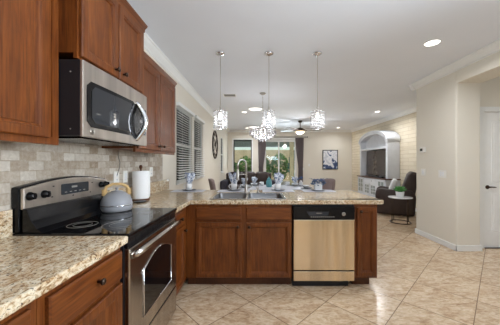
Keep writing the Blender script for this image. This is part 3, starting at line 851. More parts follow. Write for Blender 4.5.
# ------------------------------------------------------------------ on the left counter and wall
t = thing('kettle', 'grey tea kettle with pale wooden handle on the cooktop', 'kettle', (-1.13, 1.93, .9215))
kx, ky, kz = -1.13, 1.93, .9225
bm = new(); lathe(bm, [(.09, 0), (.108, .006), (.113, .03), (.112, .05), (.113, .054), (.108, .085), (.092, .118), (.066, .143), (.04, .153), (.001, .154)], (kx, ky, kz), 32); obj('body', bm, 'kettle', t)
bm = new(); lathe(bm, [(.1145, .046), (.1155, .05), (.1145, .054)], (kx, ky, kz), 32); obj('band', bm, 'chrome', t)
bm = new(); lathe(bm, [(.042, .151), (.04, .158), (.012, .162), (.008, .172), (.014, .180), (.008, .188), (.001, .189)], (kx, ky, kz), 20); obj('lid', bm, 'kettle', t)
dx, dy = .86, .5
bm = new(); tube(bm, [(kx - dy * .085, ky + dx * .085, kz + .08), (kx - dy * .12, ky + dx * .12, kz + .115), (kx - dy * .135, ky + dx * .135, kz + .14)], [.022, .016, .012], 12); obj('spout', bm, 'kettle', t)
HP = [(-.082, .125), (-.086, .16), (-.07, .192), (-.03, .212), (.03, .212), (.07, .192), (.086, .16), (.082, .125)]
bm = new(); tube(bm, [(kx + dx * u, ky + dy * u, kz + v) for u, v in HP], .0115, 10)
for u in (-.084, .084):
    for z in (.13, .142, .154, .166): tube(bm, [(kx + dx * (u + .015 * math.cos(a)), ky + dy * (u + .015 * math.cos(a)) + .012 * math.sin(a), kz + z + .004 * math.cos(2 * a)) for a in [2 * PI * k / 10 for k in range(10)]], .0055, 6, True)
obj('handle', bm, 'rope', t)

tx, ty = -1.225, 2.52
t = thing('paper_towel_holder', 'paper towel roll on dark wood stand beside the kettle', 'paper towel', (tx, ty, ZC))
bm = new(); lathe(bm, [(.085, 0), (.085, .012), (.075, .018), (.001, .018)], (tx, ty, ZC + .0008), 28); obj('base', bm, 'wood_dark', t)
bm = new(); lathe(bm, [(.008, .018), (.008, .325), (.013, .33), (.017, .345), (.014, .362), (.006, .368), (.001, .368)], (tx, ty, ZC), 16); obj('rod', bm, 'wood_dark', t)
bm = new(); lathe(bm, [(.02, .020), (.078, .020), (.079, .03), (.079, .30), (.077, .305), (.02, .305)], (tx, ty, ZC), 36)
prism(bm, [(tx + .0, ty + .079), (tx + .03, ty + .082), (tx + .05, ty + .09), (tx + .056, ty + .092), (tx + .056, ty + .0945), (tx + .049, ty + .0925), (tx + .03, ty + .0845), (tx + .0, ty + .0805)], 'z', ZC + .022, ZC + .30)
obj('towel_roll', bm, 'paper', t)
bm = new(); lathe(bm, [(.03, 0), (.052, .004), (.062, .012), (.058, .013), (.03, .007), (.001, .006)], (-1.16, 2.37, ZC + .0008), 24); solo('spoon_rest', bm, 'black', 'small black round spoon rest in front of the paper towel', 'spoon rest', (-1.16, 2.37, ZC + .0008))

def wall_plate(name, label, cat, c, w, h, face, kind, group=None):
    """c = centre on the wall surface; face x: looks +X, X: looks -X, y: looks -Y"""
    t = thing(name, label, cat, c, group)
    u, v = (c[1], c[2]) if face in 'xX' else (c[0], c[2]); b = c[0] if face in 'xX' else c[1]
    bm = new(); rings(bm, [(u - w / 2 + i, u + w / 2 - i, v - h / 2 + i, v + h / 2 - i, n) for i, n in ((0, .0004), (0, .003), (.004, .006))], face, b); obj('plate', bm, 'plastic', t)
    n = max(1, round(w / .05) - (1 if kind == 'rocker' else 1))
    for k in range(n):
        uu = u + (k - (n - 1) / 2) * .046
        bm = new()
        if kind == 'rocker':
            rings(bm, [(uu - .017, uu + .017, v - .034, v + .034, .0062), (uu - .016, uu + .016, v - .033, v + .033, .009)], face, b); obj('rocker', bm, 'white_gloss', t)
        else:
            for dz in (-.022, .022): rings(bm, [(uu - .015, uu + .015, v + dz - .015, v + dz + .015, .0062), (uu - .013, uu + .013, v + dz - .013, v + dz + .013, .0075)], face, b)
            obj('socket', bm, 'white_gloss', t)
            bm = new()
            for dz in (-.022, .022):
                for du in (-.005, .005): rings(bm, [(uu + du - .0015, uu + du + .0015, v + dz - .004, v + dz + .006, .0076), (uu + du - .001, uu + du + .001, v + dz - .004, v + dz + .006, .0079)], face, b)
            obj('slot', bm, 'black', t)
    return t
XB = XL + .0095
wall_plate('wall_outlet', 'white outlet plate on the tiled wall directly behind the kettle', 'outlet', (XB, 2.28, 1.165), .085, .118, 'x', 'socket', 'plates on the tiled wall')
wall_plate('light_switch', 'white switch plate on the tiled wall between kettle and paper towel', 'switch', (XB, 2.43, 1.165), .08, .118, 'x', 'rocker', 'plates on the tiled wall')
wall_plate('wall_outlet', 'white outlet plate on the tiled wall right of the paper towel', 'outlet', (XB, 3.02, 1.19), .085, .118, 'x', 'socket', 'plates on the tiled wall')
bm = new(); tube(bm, [(XB + .006, 2.30, 1.42), (XB + .006, 2.305, 1.36), (XB + .007, 2.33, 1.31), (XB + .007, 2.325, 1.26), (XB + .012, 2.28, 1.2), (XB + .012, 2.28, 1.19)], .003, 6)
solo('power_cord', bm, 'cable', 'thin grey cord hanging on the tiles under the far wall cabinet', 'cord', (XB + .006, 2.3, 1.19))

# ------------------------------------------------------------------ blinds and clock on the left wall
def blind(label, w):
    y0, y1, z0, z1 = w[0] - .03, w[1] + .03, w[2] - .01, w[3] + .035
    t = thing('window_blind', label, 'blind', (XL, (y0 + y1) / 2, z1), 'white slatted blinds on the left wall')
    bm = new(); box(bm, XL + .006, XL + .062, y0, y1, z1 - .06, z1, .004); obj('headrail', bm, 'trim', t)
    n = int((z1 - z0 - .09) / .042); bm = new(); xc = XL + .034
    for k in range(n):
        z = z1 - .085 - k * .042; a = math.radians(18); d = .024
        prism(bm, [(xc - d * math.cos(a), z + d * math.sin(a)), (xc, z + .0035), (xc + d * math.cos(a), z - d * math.sin(a)), (xc + d * math.cos(a), z - d * math.sin(a) + .003), (xc, z + .0065), (xc - d * math.cos(a), z + d * math.sin(a) + .003)], 'y', y0 + .004, y1 - .004)
    obj('slats', bm, 'trim', t)['kind'] = 'stuff'
    bm = new(); box(bm, xc - .024, xc + .024, y0 + .004, y1 - .004, z0 + .022, z0 + .04, .003); obj('bottom_rail', bm, 'trim', t)
    for y in (y0 + .15, y1 - .15):
        bm = new(); tube(bm, [(xc + .026, y, z1 - .06), (xc + .026, y, z0 + .04)], .0016, 5); obj('ladder_cord', bm, 'trim', t)
blind('white slatted blind on the left wall, nearer to the wall cabinets', W1)
blind('white slatted blind on the left wall, nearer to the round wall clock', W2)
cy_, cz_ = 7.5, 1.86; xw = XL + .004
t = thing('wall_clock', 'large round dark metal openwork clock on the left wall', 'clock', (XL, cy_, cz_))
for r, q, nm in ((.43, .014, 'outer_ring'), (.30, .009, 'inner_ring'), (.07, .012, 'hub')):
    bm = new(); tube(bm, circle((xw + .014, cy_, cz_), r, 48, 'x'), q, 8, True); obj(nm, bm, 'bronze', t)
for k in range(12):
    a = 2 * PI * k / 12; bm = new(); d = (math.cos(a), math.sin(a)); e_ = (-d[1], d[0])
    for s in ((-.03, 0, .03) if k % 3 == 0 else (-.02, .02)):
        tube(bm, [(xw + .014, cy_ + d[0] * q + e_[0] * s, cz_ + d[1] * q + e_[1] * s) for q in (.30, .43)], .008, 6)
    obj('numeral', bm, 'bronze', t)
for a, l, nm in ((2.2, .2, 'hour_hand'), (.7, .28, 'minute_hand')):
    bm = new(); tube(bm, [(xw + .028, cy_ - .03 * math.cos(a), cz_ - .03 * math.sin(a)), (xw + .028, cy_ + l * math.cos(a), cz_ + l * math.sin(a))], [.009, .005], 6); obj(nm, bm, 'bronze', t)
for a in (0, PI / 2, PI, 1.5 * PI):
    bm = new(); tube(bm, [(xw + .014, cy_ + .07 * math.cos(a + .78), cz_ + .07 * math.sin(a + .78)), (xw + .014, cy_ + .30 * math.cos(a + .78), cz_ + .30 * math.sin(a + .78))], .006, 6); obj('spoke', bm, 'bronze', t)
bm = new(); box(bm, XL + .001, XL + .05, 10.3, 10.36, 2.44, 2.52, .01); solo('motion_sensor', bm, 'plastic', 'tiny white motion sensor high in the far left corner', 'sensor', (XL, 10.33, 2.48))

# ------------------------------------------------------------------ right wall plates
wall_plate('light_switch', 'white single switch plate on the right wall, under the thermostat', 'switch', (XK - .0005, 4.27, 1.135), .12, .12, 'X', 'rocker', 'switches on the right wall')
wall_plate('light_switch', 'white three-rocker switch plate on the right wall, nearer the hall opening', 'switch', (XK - .0005, 3.83, 1.125), .165, .12, 'X', 'rocker', 'switches on the right wall')
t = thing('thermostat', 'small white thermostat on the right wall above the switches', 'thermostat', (XK, 4.27, 1.53))
bm = new(); box(bm, XK - .026, XK - .0005, 4.20, 4.34, 1.485, 1.575, .006); obj('housing', bm, 'plastic', t)
bm = new(); box(bm, XK - .0275, XK - .0262, 4.255, 4.32, 1.51, 1.555); obj('display', bm, 'display', t)
wall_plate('light_switch', 'tiny dark switch on the far wall beside the right curtain', 'switch', (2.02, YF - .0005, 1.02), .08, .118, 'y', 'rocker', 'small plates on the far wall')
wall_plate('light_switch', 'tiny pale switch on the far wall, higher and right of the dark one', 'switch', (2.29, YF - .0005, 1.19), .08, .118, 'y', 'rocker', 'small plates on the far wall')

# ------------------------------------------------------------------ place settings on the bar
def mug_setting(px, labs):
    x = (px - CX) * 3.33 / FPX; y = 3.33
    bm = new(); prism(bm, rrect(x - .215, x + .215, y - .125, y + .12, .012), 'z', ZC + .0008, ZC + .0045); solo('placemat', bm, 'placemat', labs[0], 'placemat', (x, y, ZC + .0008), 'place mats on the bar')
    z = ZC + .005
    bm = new(); lathe(bm, [(.055, 0), (.085, .006), (.098, .014), (.095, .015), (.06, .008), (.001, .007)], (x, y, z), 28); solo('plate', bm, 'grey_glaze', labs[1], 'plate', (x, y, z), 'plates on the bar')
    return x, y, z + .0085
def mug(x, y, z, lab, grp):
    t = thing('mug', lab, 'mug', (x, y, z), grp)
    bm = new(); lathe(bm, [(.026, 0), (.036, .004), (.042, .04), (.044, .09), (.041, .09), (.039, .04), (.03, .008), (.001, .007)], (x, y, z), 24); obj('body', bm, 'white_gloss', t)
    bm = new(); tube(bm, [(x - .040, y, z + .078), (x - .062, y, z + .072), (x - .07, y, z + .05), (x - .06, y, z + .028), (x - .039, y, z + .022)], .006, 8); obj('handle', bm, 'white_gloss', t)
def napkin(x, y, z, h, lab, grp, rz=0):
    bm = new(); lathe(bm, [(.014, 0), (.03, h * .35), (.05, h * .6), (.062, h * .85), (.052, h)], (0, 0, 0), 36, wave=(5, .38))
    for v in bm.verts: v.co.x += .12 * max(0, v.co.z - h * .4) * 1.2; v.co.z += .02 * math.sin(3 * math.atan2(v.co.y, v.co.x)) * (v.co.z / h)
    o = obj('napkin', bm, 'napkin', None, True); o.location = (x, y, z); o.rotation_euler = (0, 0, rz); tag(o, lab, 'napkin', grp)
for i, (px, w) in enumerate(((189, 'at the window end of the bar'), (234, 'left of the faucet'), (278, 'at the right end of the sink'))):
    x, y, z = mug_setting(px, ('pale grey place mat ' + w, 'dark grey round plate under the mug ' + w))
    mug(x, y, z, 'white mug holding a patterned napkin ' + w, 'mugs on the bar')
    napkin(x, y, z + .012, .21, 'blue and white patterned napkin fanned in the mug ' + w, 'napkins in mugs on the bar', (.4, 2.4, .9)[i])
x, y, z = mug_setting(318, ('pale grey place mat under the blue flower pot on the bar', 'dark grey round plate under the blue flower pot on the bar'))
def flower_pot(x, y, z, lab):
    t = thing('potted_flowers', lab, 'flower pot', (x, y, z))
    bm = new(); w = .048
    prism(bm, rrect(x - w, x + w, y - w, y + w, .01), 'z', z, z + .09, .003); obj('pot', bm, 'white_gloss', t)
    rnd = random.Random(5)
    bm = new()
    for k in range(26):
        a, q = rnd.uniform(0, 2 * PI), rnd.uniform(0, 1) ** .5
        p = (x + .1 * q * math.cos(a), y + .07 * q * math.sin(a), z + .105 + .05 * (1 - q * q) + rnd.uniform(-.015, .02))
        for j in range(5):
            b = 2 * PI * j / 5 + a
            lathe(bm, [(.001, -.003), (.010, 0), (.001, .004)], (p[0] + .011 * math.cos(b), p[1] + .011 * math.sin(b), p[2]), 6)
    obj('blossoms', bm, 'petal_blue', t)
    bm = foliage_bm((x, y, z + .10), .10, .07, .05, 60, .05, rnd)
    for k in range(7):
        a = rnd.uniform(0, 2 * PI); tube(bm, [(x, y, z + .09), (x + .07 * math.cos(a), y + .05 * math.sin(a), z + .14), (x + .13 * math.cos(a), y + .08 * math.sin(a), z + .165)], .002, 5)
    obj('foliage', bm, 'leaf_blue', t)
flower_pot(x, y, z, 'square white pot of blue flowers at the right end of the bar')

# ------------------------------------------------------------------ pendants over the bar
CRY = None
def make_pendant(x, y, lab):
    t = thing('pendant_light', lab, 'pendant light', (x, y, CZ), 'crystal pendants over the bar')
    bm = new(); lathe(bm, [(.062, -.0005), (.062, -.012), (.05, -.022), (.018, -.034), (.008, -.04), (.001, -.04)], (x, y, CZ), 24); obj('canopy', bm, 'chrome', t)
    zt, zb = 1.985, 1.755; r = .086
    bm = new(); tube(bm, [(x, y, CZ - .035), (x, y, zt + .06)], .0035, 8); obj('suspension_rod', bm, 'nickel', t)
    bm = new(); lathe(bm, [(.006, zt + .07), (.013, zt + .055), (.016, zt + .02), (.016, zt - .02)], (x, y, 0), 14); obj('socket', bm, 'nickel', t)
    bm = new()
    for z in (zt, zb): tube(bm, circle((x, y, z), r, 28), .004, 6, True)
    for k in range(4):
        a = PI / 4 + k * PI / 2; tube(bm, [(x + .012 * math.cos(a), y + .012 * math.sin(a), zt + .01), (x + r * math.cos(a), y + r * math.sin(a), zt)], .003, 6)
    obj('frame', bm, 'chrome', t)
    n = 18; s = None
    for k in range(n):
        a = 2 * PI * k / n
        if s is None:
            bm = new()
            for j in range(6):
                z = zt - .022 - j * .038; q = .0125
                tmp = bmesh.new(); bmesh.ops.create_icosphere(tmp, subdivisions=1, radius=1)
                for v in tmp.verts: v.co = Vector((x + r + v.co.x * .007, y + v.co.y * q, z + v.co.z * .0145))
                merge(bm, tmp); tube(bm, [(x + r, y, z + .014), (x + r, y, z + .026)], .0015, 4)
            s = obj('crystal_strand', bm, 'crystal', t)
        else:
            c = s.copy(); COL.objects.link(c); c.parent = t; c.rotation_euler = (0, 0, a)
    bm = new(); lathe(bm, [(.012, zt - .02), (.02, zt - .045), (.022, zt - .075), (.012, zt - .105), (.001, zt - .11)], (x, y, 0), 16); obj('bulb', bm, 'bulb', t)
    ld = bpy.data.lights.new('pendant_lamp', 'POINT'); ld.energy = 1.0; ld.color = (.96, .97, 1); ld.shadow_soft_size = .03
    lo = bpy.data.objects.new('pendant_lamp', ld); COL.objects.link(lo); lo.location = (0, 0, zt - .14 - CZ); lo.parent = t
    return t
PY = 3.2
p0 = make_pendant(-.50, PY, 'leftmost crystal pendant light over the bar, nearest the blinds')
dup(p0, (.145, PY, CZ), 'middle crystal pendant light over the bar, beside the chandelier')
dup(p0, (.79, PY, CZ), 'rightmost crystal pendant light over the bar, beside the ceiling fan')

# ------------------------------------------------------------------ ceiling fixtures
def can(x, y, lab, power, r=.075):
    t = thing('recessed_light', lab, 'ceiling light', (x, y, CZ), 'recessed ceiling lights')
    bm = new(); tube(bm, circle((x, y, CZ - .003), r, 28), .008, 6, True); obj('trim_ring', bm, 'trim', t)
    bm = new(); lathe(bm, [(r, -.001), (r * .9, -.005), (.001, -.006)], (x, y, CZ), 24); obj('lens', bm, 'can', t)
    ld = bpy.data.lights.new('can_lamp', 'AREA'); ld.shape = 'DISK'; ld.size = r * 2; ld.energy = power; ld.color = (.95, .97, 1)
    lo = bpy.data.objects.new('can_lamp', ld); COL.objects.link(lo); lo.location = (0, 0, -.02); lo.parent = t; ld.spread = math.radians(158)
can(2.11, 2.92, 'bright recessed ceiling light at the upper right, above the hall opening', 15, .085)
can(3.40, 6.87, 'recessed ceiling light in the living room above the recliner', 18)
can(3.33, 10.0, 'recessed ceiling light near the far wall above the blue painting', 9)
can(-.39, 6.93, 'small recessed ceiling light left of the larger dome light', 6)
can(-.46, 10.1, 'small recessed ceiling light near the far wall above the window', 7)
can(.35, 1.0, 'unseen recessed light added as fill over the kitchen aisle, overhead of the photographer', 7, .085)  # out-of-view fixture, added to light the kitchen
can(2.11, .9, 'unseen recessed light added as fill over the kitchen floor, out to the right', 4, .085)  # likewise added out of view as kitchen fill
can(3.95, 1.9, 'unseen recessed light added as fill in the side hall behind the header', 9)  # hidden fixture added to brighten the hall and its door
can(.35, -1.1, 'unseen recessed light added as fill at the rear of the kitchen', 7, .085)  # added behind the camera as kitchen fill
def dome(x, y, lab, r, power):
    t = thing('dome_light', lab, 'ceiling light', (x, y, CZ), 'round dome lights')
    bm = new(); tube(bm, circle((x, y, CZ - .004), r, 36), .012, 6, True); obj('trim_ring', bm, 'trim', t)
    bm = new(); lathe(bm, [(r, -.002), (r * .9, -.02), (r * .6, -.035), (.001, -.042)], (x, y, CZ), 32); obj('diffuser', bm, 'dome', t)
    ld = bpy.data.lights.new('dome_lamp', 'AREA'); ld.shape = 'DISK'; ld.size = r * 2; ld.energy = power; ld.color = (.93, .96, 1); ld.spread = math.radians(120)
    lo = bpy.data.objects.new('dome_lamp', ld); COL.objects.link(lo); lo.location = (0, 0, -.06); lo.parent = t
dome(-.07, 6.5, 'large round glowing dome light between the left and middle pendants', .19, 14)
dome(-.17, 9.85, 'round glowing dome light near the far wall, behind the chandelier', .19, 11)
t = thing('ceiling_vent', 'grey slotted air vent in the ceiling right of the left pendant', 'vent', (-.61, 5.2, CZ))
bm = new(); frame_rect(bm, -.75, -.47, 5.1, 5.3, .02, CZ - .008, CZ - .0005); obj('frame', bm, 'white', t)
bm = new(); box(bm, -.73, -.47 - .02, 5.12, 5.28, CZ - .002, CZ - .0006); obj('backing', bm, 'cable', t)
for k in range(6):
    bm = new(); box(bm, -.73, -.49, 5.128 + k * .026, 5.14 + k * .026, CZ - .008, CZ - .003); obj('slat', bm, 'cable', t)

# ceiling fan
fx, fy = 1.47, 8.4
t = thing('ceiling_fan', 'dark bronze ceiling fan with lit bowl shade in the living room', 'ceiling fan', (fx, fy, CZ))
bm = new(); lathe(bm, [(.075, -.0005), (.075, -.02), (.05, -.06), (.02, -.075), (.001, -.075)], (fx, fy, CZ), 24); obj('canopy', bm, 'bronze', t)
bm = new(); tube(bm, [(fx, fy, CZ - .07), (fx, fy, CZ - .26)], .014, 10); obj('downrod', bm, 'bronze', t)
bm = new(); lathe(bm, [(.03, -.24), (.09, -.26), (.15, -.30), (.16, -.335), (.13, -.36), (.10, -.37)], (fx, fy, CZ), 28); obj('motor_housing', bm, 'bronze', t)
bm = new(); lathe(bm, [(.15, -.368), (.145, -.40), (.11, -.44), (.05, -.462), (.001, -.466)], (fx, fy, CZ), 28); obj('shade', bm, 'shade_glass', t)
for k in range(5):
    a = .12 + 2 * PI * k / 5; ca, sa = math.cos(a), math.sin(a)
    bm = new(); pr = [(.15, -.035), (.2, -.05), (.68, -.075), (.74, -.04), (.74, .04), (.68, .075), (.2, .05), (.15, .035)]
    A = [bm.verts.new((fx + u * ca - v * sa, fy + u * sa + v * ca, CZ - .318 + v * .2)) for u, v in pr]; B = [bm.verts.new((p.co.x, p.co.y, p.co.z - .008)) for p in A]; n = len(A)
    bm.faces.new(A); bm.faces.new(B)
    for i in range(n): bm.faces.new((A[i], A[(i + 1) % n], B[(i + 1) % n], B[i]))
    bmesh.ops.recalc_face_normals(bm, faces=bm.faces); bl = obj('blade', bm, 'fan_blade', t)
    bm = new(); tube(bm, [(fx + .12 * ca, fy + .12 * sa, CZ - .33), (fx + .26 * ca, fy + .26 * sa, CZ - .332)], .012, 8); obj('blade_iron', bm, 'bronze', bl)
ld = bpy.data.lights.new('fan_lamp', 'POINT'); ld.energy = 34; ld.color = (.92, .95, 1); ld.shadow_soft_size = .1
lo = bpy.data.objects.new('fan_lamp', ld); COL.objects.link(lo); lo.location = (0, 0, -.56); lo.parent = t

# chandelier
cx, cy = .10, 5.05
t = thing('chandelier', 'tiered crystal chandelier hanging over the dining table', 'chandelier', (cx, cy, CZ))
bm = new(); lathe(bm, [(.065, -.0005), (.065, -.012), (.04, -.03), (.012, -.04), (.001, -.04)], (cx, cy, CZ), 24); obj('canopy', bm, 'nickel', t)
bm = new()
for k in range(14):
    z = CZ - .045 - k * .044; pts = [(cx + (.008 * math.cos(a) if k % 2 else 0), cy + (0 if k % 2 else .008 * math.cos(a)), z - .02 + .026 * math.sin(a)) for a in [2 * PI * j / 10 for j in range(10)]]
    tube(bm, pts, .0025, 5, True)
obj('chain', bm, 'nickel', t)
zt = 2.08
bm = new(); lathe(bm, [(.012, zt + .07), (.03, zt + .04), (.05, zt + .01), (.02, zt)], (cx, cy, 0), 16); obj('crown_cap', bm, 'nickel', t)
tiers = [(.16, 2.03, 14), (.265, 1.985, 24), (.265, 1.945, 24), (.215, 1.90, 18), (.15, 1.855, 12), (.07, 1.81, 6)]
bm = new()
for r, z, n in tiers: tube(bm, circle((cx, cy, z), r, 36), .004, 5, True)
for k in range(6):
    a = 2 * PI * k / 6; tube(bm, [(cx, cy, zt + .01)] + [(cx + r * math.cos(a), cy + r * math.sin(a), z) for r, z, n in tiers], .0035, 5)
obj('frame', bm, 'chrome', t)
drop = None
for r, z, n in tiers:
    for k in range(n):
        a = 2 * PI * (k + .5 * (n % 4 == 2)) / n; p = (cx + r * math.cos(a), cy + r * math.sin(a), z)
        if drop is None:
            bm = new(); lathe(bm, [(.001, -.004), (.006, -.012), (.02, -.036), (.022, -.048), (.014, -.062), (.001, -.068)], p, 7)
            for f in bm.faces: f.smooth = False
            drop = obj('crystal_drop', bm, 'crystal', t); p_0 = Vector(p)
        else:
            c = drop.copy(); COL.objects.link(c); c.parent = t; c.location = Vector(p) - p_0
for k in range(4):
    a = PI / 4 + PI / 2 * k; bm = new(); lathe(bm, [(.008, -.03), (.018, 0), (.016, .03), (.001, .045)], (cx + .09 * math.cos(a), cy + .09 * math.sin(a), 1.95), 12); obj('bulb', bm, 'bulb', t)
ld = bpy.data.lights.new('chandelier_lamp', 'POINT'); ld.energy = 10; ld.color = (.98, .97, 1); ld.shadow_soft_size = .08
lo = bpy.data.objects.new('chandelier_lamp', ld); COL.objects.link(lo); lo.location = (0, 0, 1.93 - CZ); lo.parent = t

# ------------------------------------------------------------------ dining area
ZT = .765
t = thing('dining_table', 'pale grey dining table behind the bar, under the chandelier', 'table', (.42, 5.35, 0))
bm = new(); box(bm, -.42, 1.12, 4.85, 5.85, ZT - .035, ZT, .008); obj('tabletop', bm, 'table_grey', t)
bm = new(); frame_rect(bm, -.36, 1.06, 4.91, 5.79, .02, ZT - .11, ZT - .036); obj('apron', bm, 'white', t)
for x in (-.33, 1.03):
    for y in (4.94, 5.76):
        bm = new(); lathe(bm, [(.022, 0), (.028, .1), (.036, ZT - .15), (.04, ZT - .04)], (x, y, 0), 14); obj('leg', bm, 'white', t)
def dining_chair(x, y, rz, lab):
    t = thing('dining_chair', lab, 'chair', (0, 0, 0), 'dining chairs')
    bm = new(); prism(bm, rrect(-.22, .22, -.23, .23, .05), 'z', .40, .49, .02); obj('seat', bm, 'taupe', t)
    bm = new(); N = 8; F_, B_ = [], []
    for j in range(9):
        z = .46 + .50 * j / 8; lean = -.20 - .10 * j / 8; w = .215 - .03 * (j / 8) ** 4
        row = []
        for i in range(N + 1):
            u = -1 + 2 * i / N; row.append((lean + .055 * u * u * 1.0, u * w, z + (-.035 * abs(u) ** 3 if j == 8 else 0)))
        F_.append([bm.verts.new((p[0] + .03, p[1], p[2])) for p in row]); B_.append([bm.verts.new((p[0] - .03, p[1], p[2])) for p in row])
    for G in (F_, B_):
        for a, b in zip(G, G[1:]):
            for i in range(N): bm.faces.new((a[i], a[i + 1], b[i + 1], b[i]))
    for i in range(N): bm.faces.new((F_[0][i], F_[0][i + 1], B_[0][i + 1], B_[0][i])); bm.faces.new((F_[8][i], F_[8][i + 1], B_[8][i + 1], B_[8][i]))
    for j in range(8): bm.faces.new((F_[j][0], F_[j + 1][0], B_[j + 1][0], B_[j][0])); bm.faces.new((F_[j][N], F_[j + 1][N], B_[j + 1][N], B_[j][N]))
    bmesh.ops.recalc_face_normals(bm, faces=bm.faces); obj('backrest', bm, 'taupe', t, True)
    for sx in (-1, 1):
        for sy in (-1, 1):
            bm = new(); tube(bm, [(sx * .19, sy * .19, .41), (sx * .21, sy * .21, 0)], [.022, .014], 8); obj('leg', bm, 'wood_dark', t)
    t.location = (x, y, 0); t.rotation_euler = (0, 0, rz); OFF[t.name] = Vector((x, y, 0)); return t
c0 = dining_chair(-.74, 5.2, .15, 'taupe upholstered chair at the left end of the dining table')
dup(c0, (1.30, 5.12, 0), 'taupe upholstered chair at the right end of the dining table', None, PI + .35)
for i, (px, py, lab) in enumerate(((244, 187.6, 'left table end'), (254, 185.8, 'far left table side'), (295, 185.8, 'far right table side'), (306, 188.2, 'near right table side'))):
    x, y = at(px, py, ZT); y = min(max(y, 5.0), 5.7); x = (px - CX) * y / FPX
    bm = new(); lathe(bm, [(.06, 0), (.10, .006), (.135, .014), (.132, .016), (.07, .008), (.001, .007)], (x, y, ZT + .0008), 28); solo('plate', bm, 'grey_glaze', 'dark grey dinner plate on the dining table, ' + lab, 'plate', (x, y, ZT), 'plates on the dining table')
    bm = new(); lathe(bm, [(.035, 0), (.05, .004), (.078, .04), (.082, .055), (.078, .055), (.05, .012), (.001, .010)], (x, y, ZT + .0088), 24); solo('bowl', bm, 'white_gloss', 'white bowl on the dark dining table plate, ' + lab, 'bowl', (x, y, ZT + .0088), 'bowls on the dining table')
    if i < 3: napkin(x, y, ZT + .021, .17, 'blue and white napkin in the dining table bowl, ' + lab, 'napkins on the dining table', i)
x, y = (301 - CX) * 5.72 / FPX, 5.72
t = thing('flower_vase', 'vase of blue flowers on the dining table, in front of the right curtain', 'vase', (x, y, ZT))
bm = new(); lathe(bm, [(.03, 0), (.05, .02), (.045, .07), (.025, .10), (.03, .115), (.026, .115), (.02, .10), (.001, .02)], (x, y, ZT + .0008), 20); obj('vase_body', bm, 'white_gloss', t)
rnd = random.Random(9); bm = new()
for k in range(22):
    a, q = rnd.uniform(0, 2 * PI), rnd.uniform(0, 1) ** .5
    lathe(bm, [(.001, -.012), (.018, -.004), (.02, .005), (.001, .012)], (x + .075 * q * math.cos(a), y + .075 * q * math.sin(a), ZT + .14 + .06 * (1 - q * q) + rnd.uniform(-.02, .02)), 7)
obj('blossoms', bm, 'petal_blue', t)
x, y = (269 - CX) * 5.35 / FPX, 5.35
t = thing('lantern_jar', 'teal lidded jar on the dining table, in front of the left curtain', 'jar', (x, y, ZT))
bm = new(); lathe(bm, [(.05, 0), (.062, .01), (.066, .10), (.058, .14), (.04, .155), (.04, .165)], (x, y, ZT + .0008), 24); obj('jar_body', bm, 'teal', t)
bm = new(); lathe(bm, [(.044, .166), (.044, .176), (.02, .20), (.008, .205), (.012, .222), (.001, .23)], (x, y, ZT), 20); obj('lid', bm, 'teal', t)
for k, (px, yy, lab) in enumerate(((262, 5.62, 'white mug on the dining table left of the teal jar'), (288, 5.62, 'white mug on the dining table right of the teal jar'))):
    mug((px - CX) * yy / FPX, yy, ZT + .0008, lab, 'mugs on the dining table')

# ------------------------------------------------------------------ living area
def cushion(bm, x0, x1, y0, y1, z0, z1, r):
    box(bm, x0, x1, y0, y1, z0, z1, r)
    for f in bm.faces: f.smooth = True
sx0, sx1, sy0, sy1 = -1.33, .62, 8.45, 9.4
t = thing('sofa', 'dark brown leather sofa under the far window', 'sofa', ((sx0 + sx1) / 2, 8.9, 0))
bm = new(); box(bm, sx0 + .22, sx1 - .22, sy0 + .05, sy1 - .2, .08, .32, .02); obj('base', bm, 'dark_fabric', t)
for a, b in ((sx0, sx0 + .22), (sx1 - .22, sx1)):
    bm = new(); cushion(bm, a, b, sy0, sy1 - .05, .06, .66, .05); obj('arm', bm, 'navy_fabric', t)
w = (sx1 - sx0 - .44) / 3
for k in range(3):
    a = sx0 + .22 + k * w
    bm = new(); cushion(bm, a + .004, a + w - .004, sy0 + .02, sy1 - .34, .32, .48, .05); obj('seat_cushion', bm, 'dark_fabric', t)
    bm = new(); cushion(bm, a + .004, a + w - .004, sy1 - .36, sy1 - .10, .46, .955, .10); obj('back_cushion', bm, 'dark_fabric', t)
bm = new(); cushion(bm, sx0 + .1, sx1 - .1, sy1 - .14, sy1, .08, .90, .05); obj('back', bm, 'dark_fabric', t)
for x in (sx0 + .1, sx1 - .1):
    for y in (sy0 + .1, sy1 - .15):
        bm = new(); lathe(bm, [(.025, 0), (.03, .065)], (x, y, 0), 10); obj('foot', bm, 'wood_dark', t)
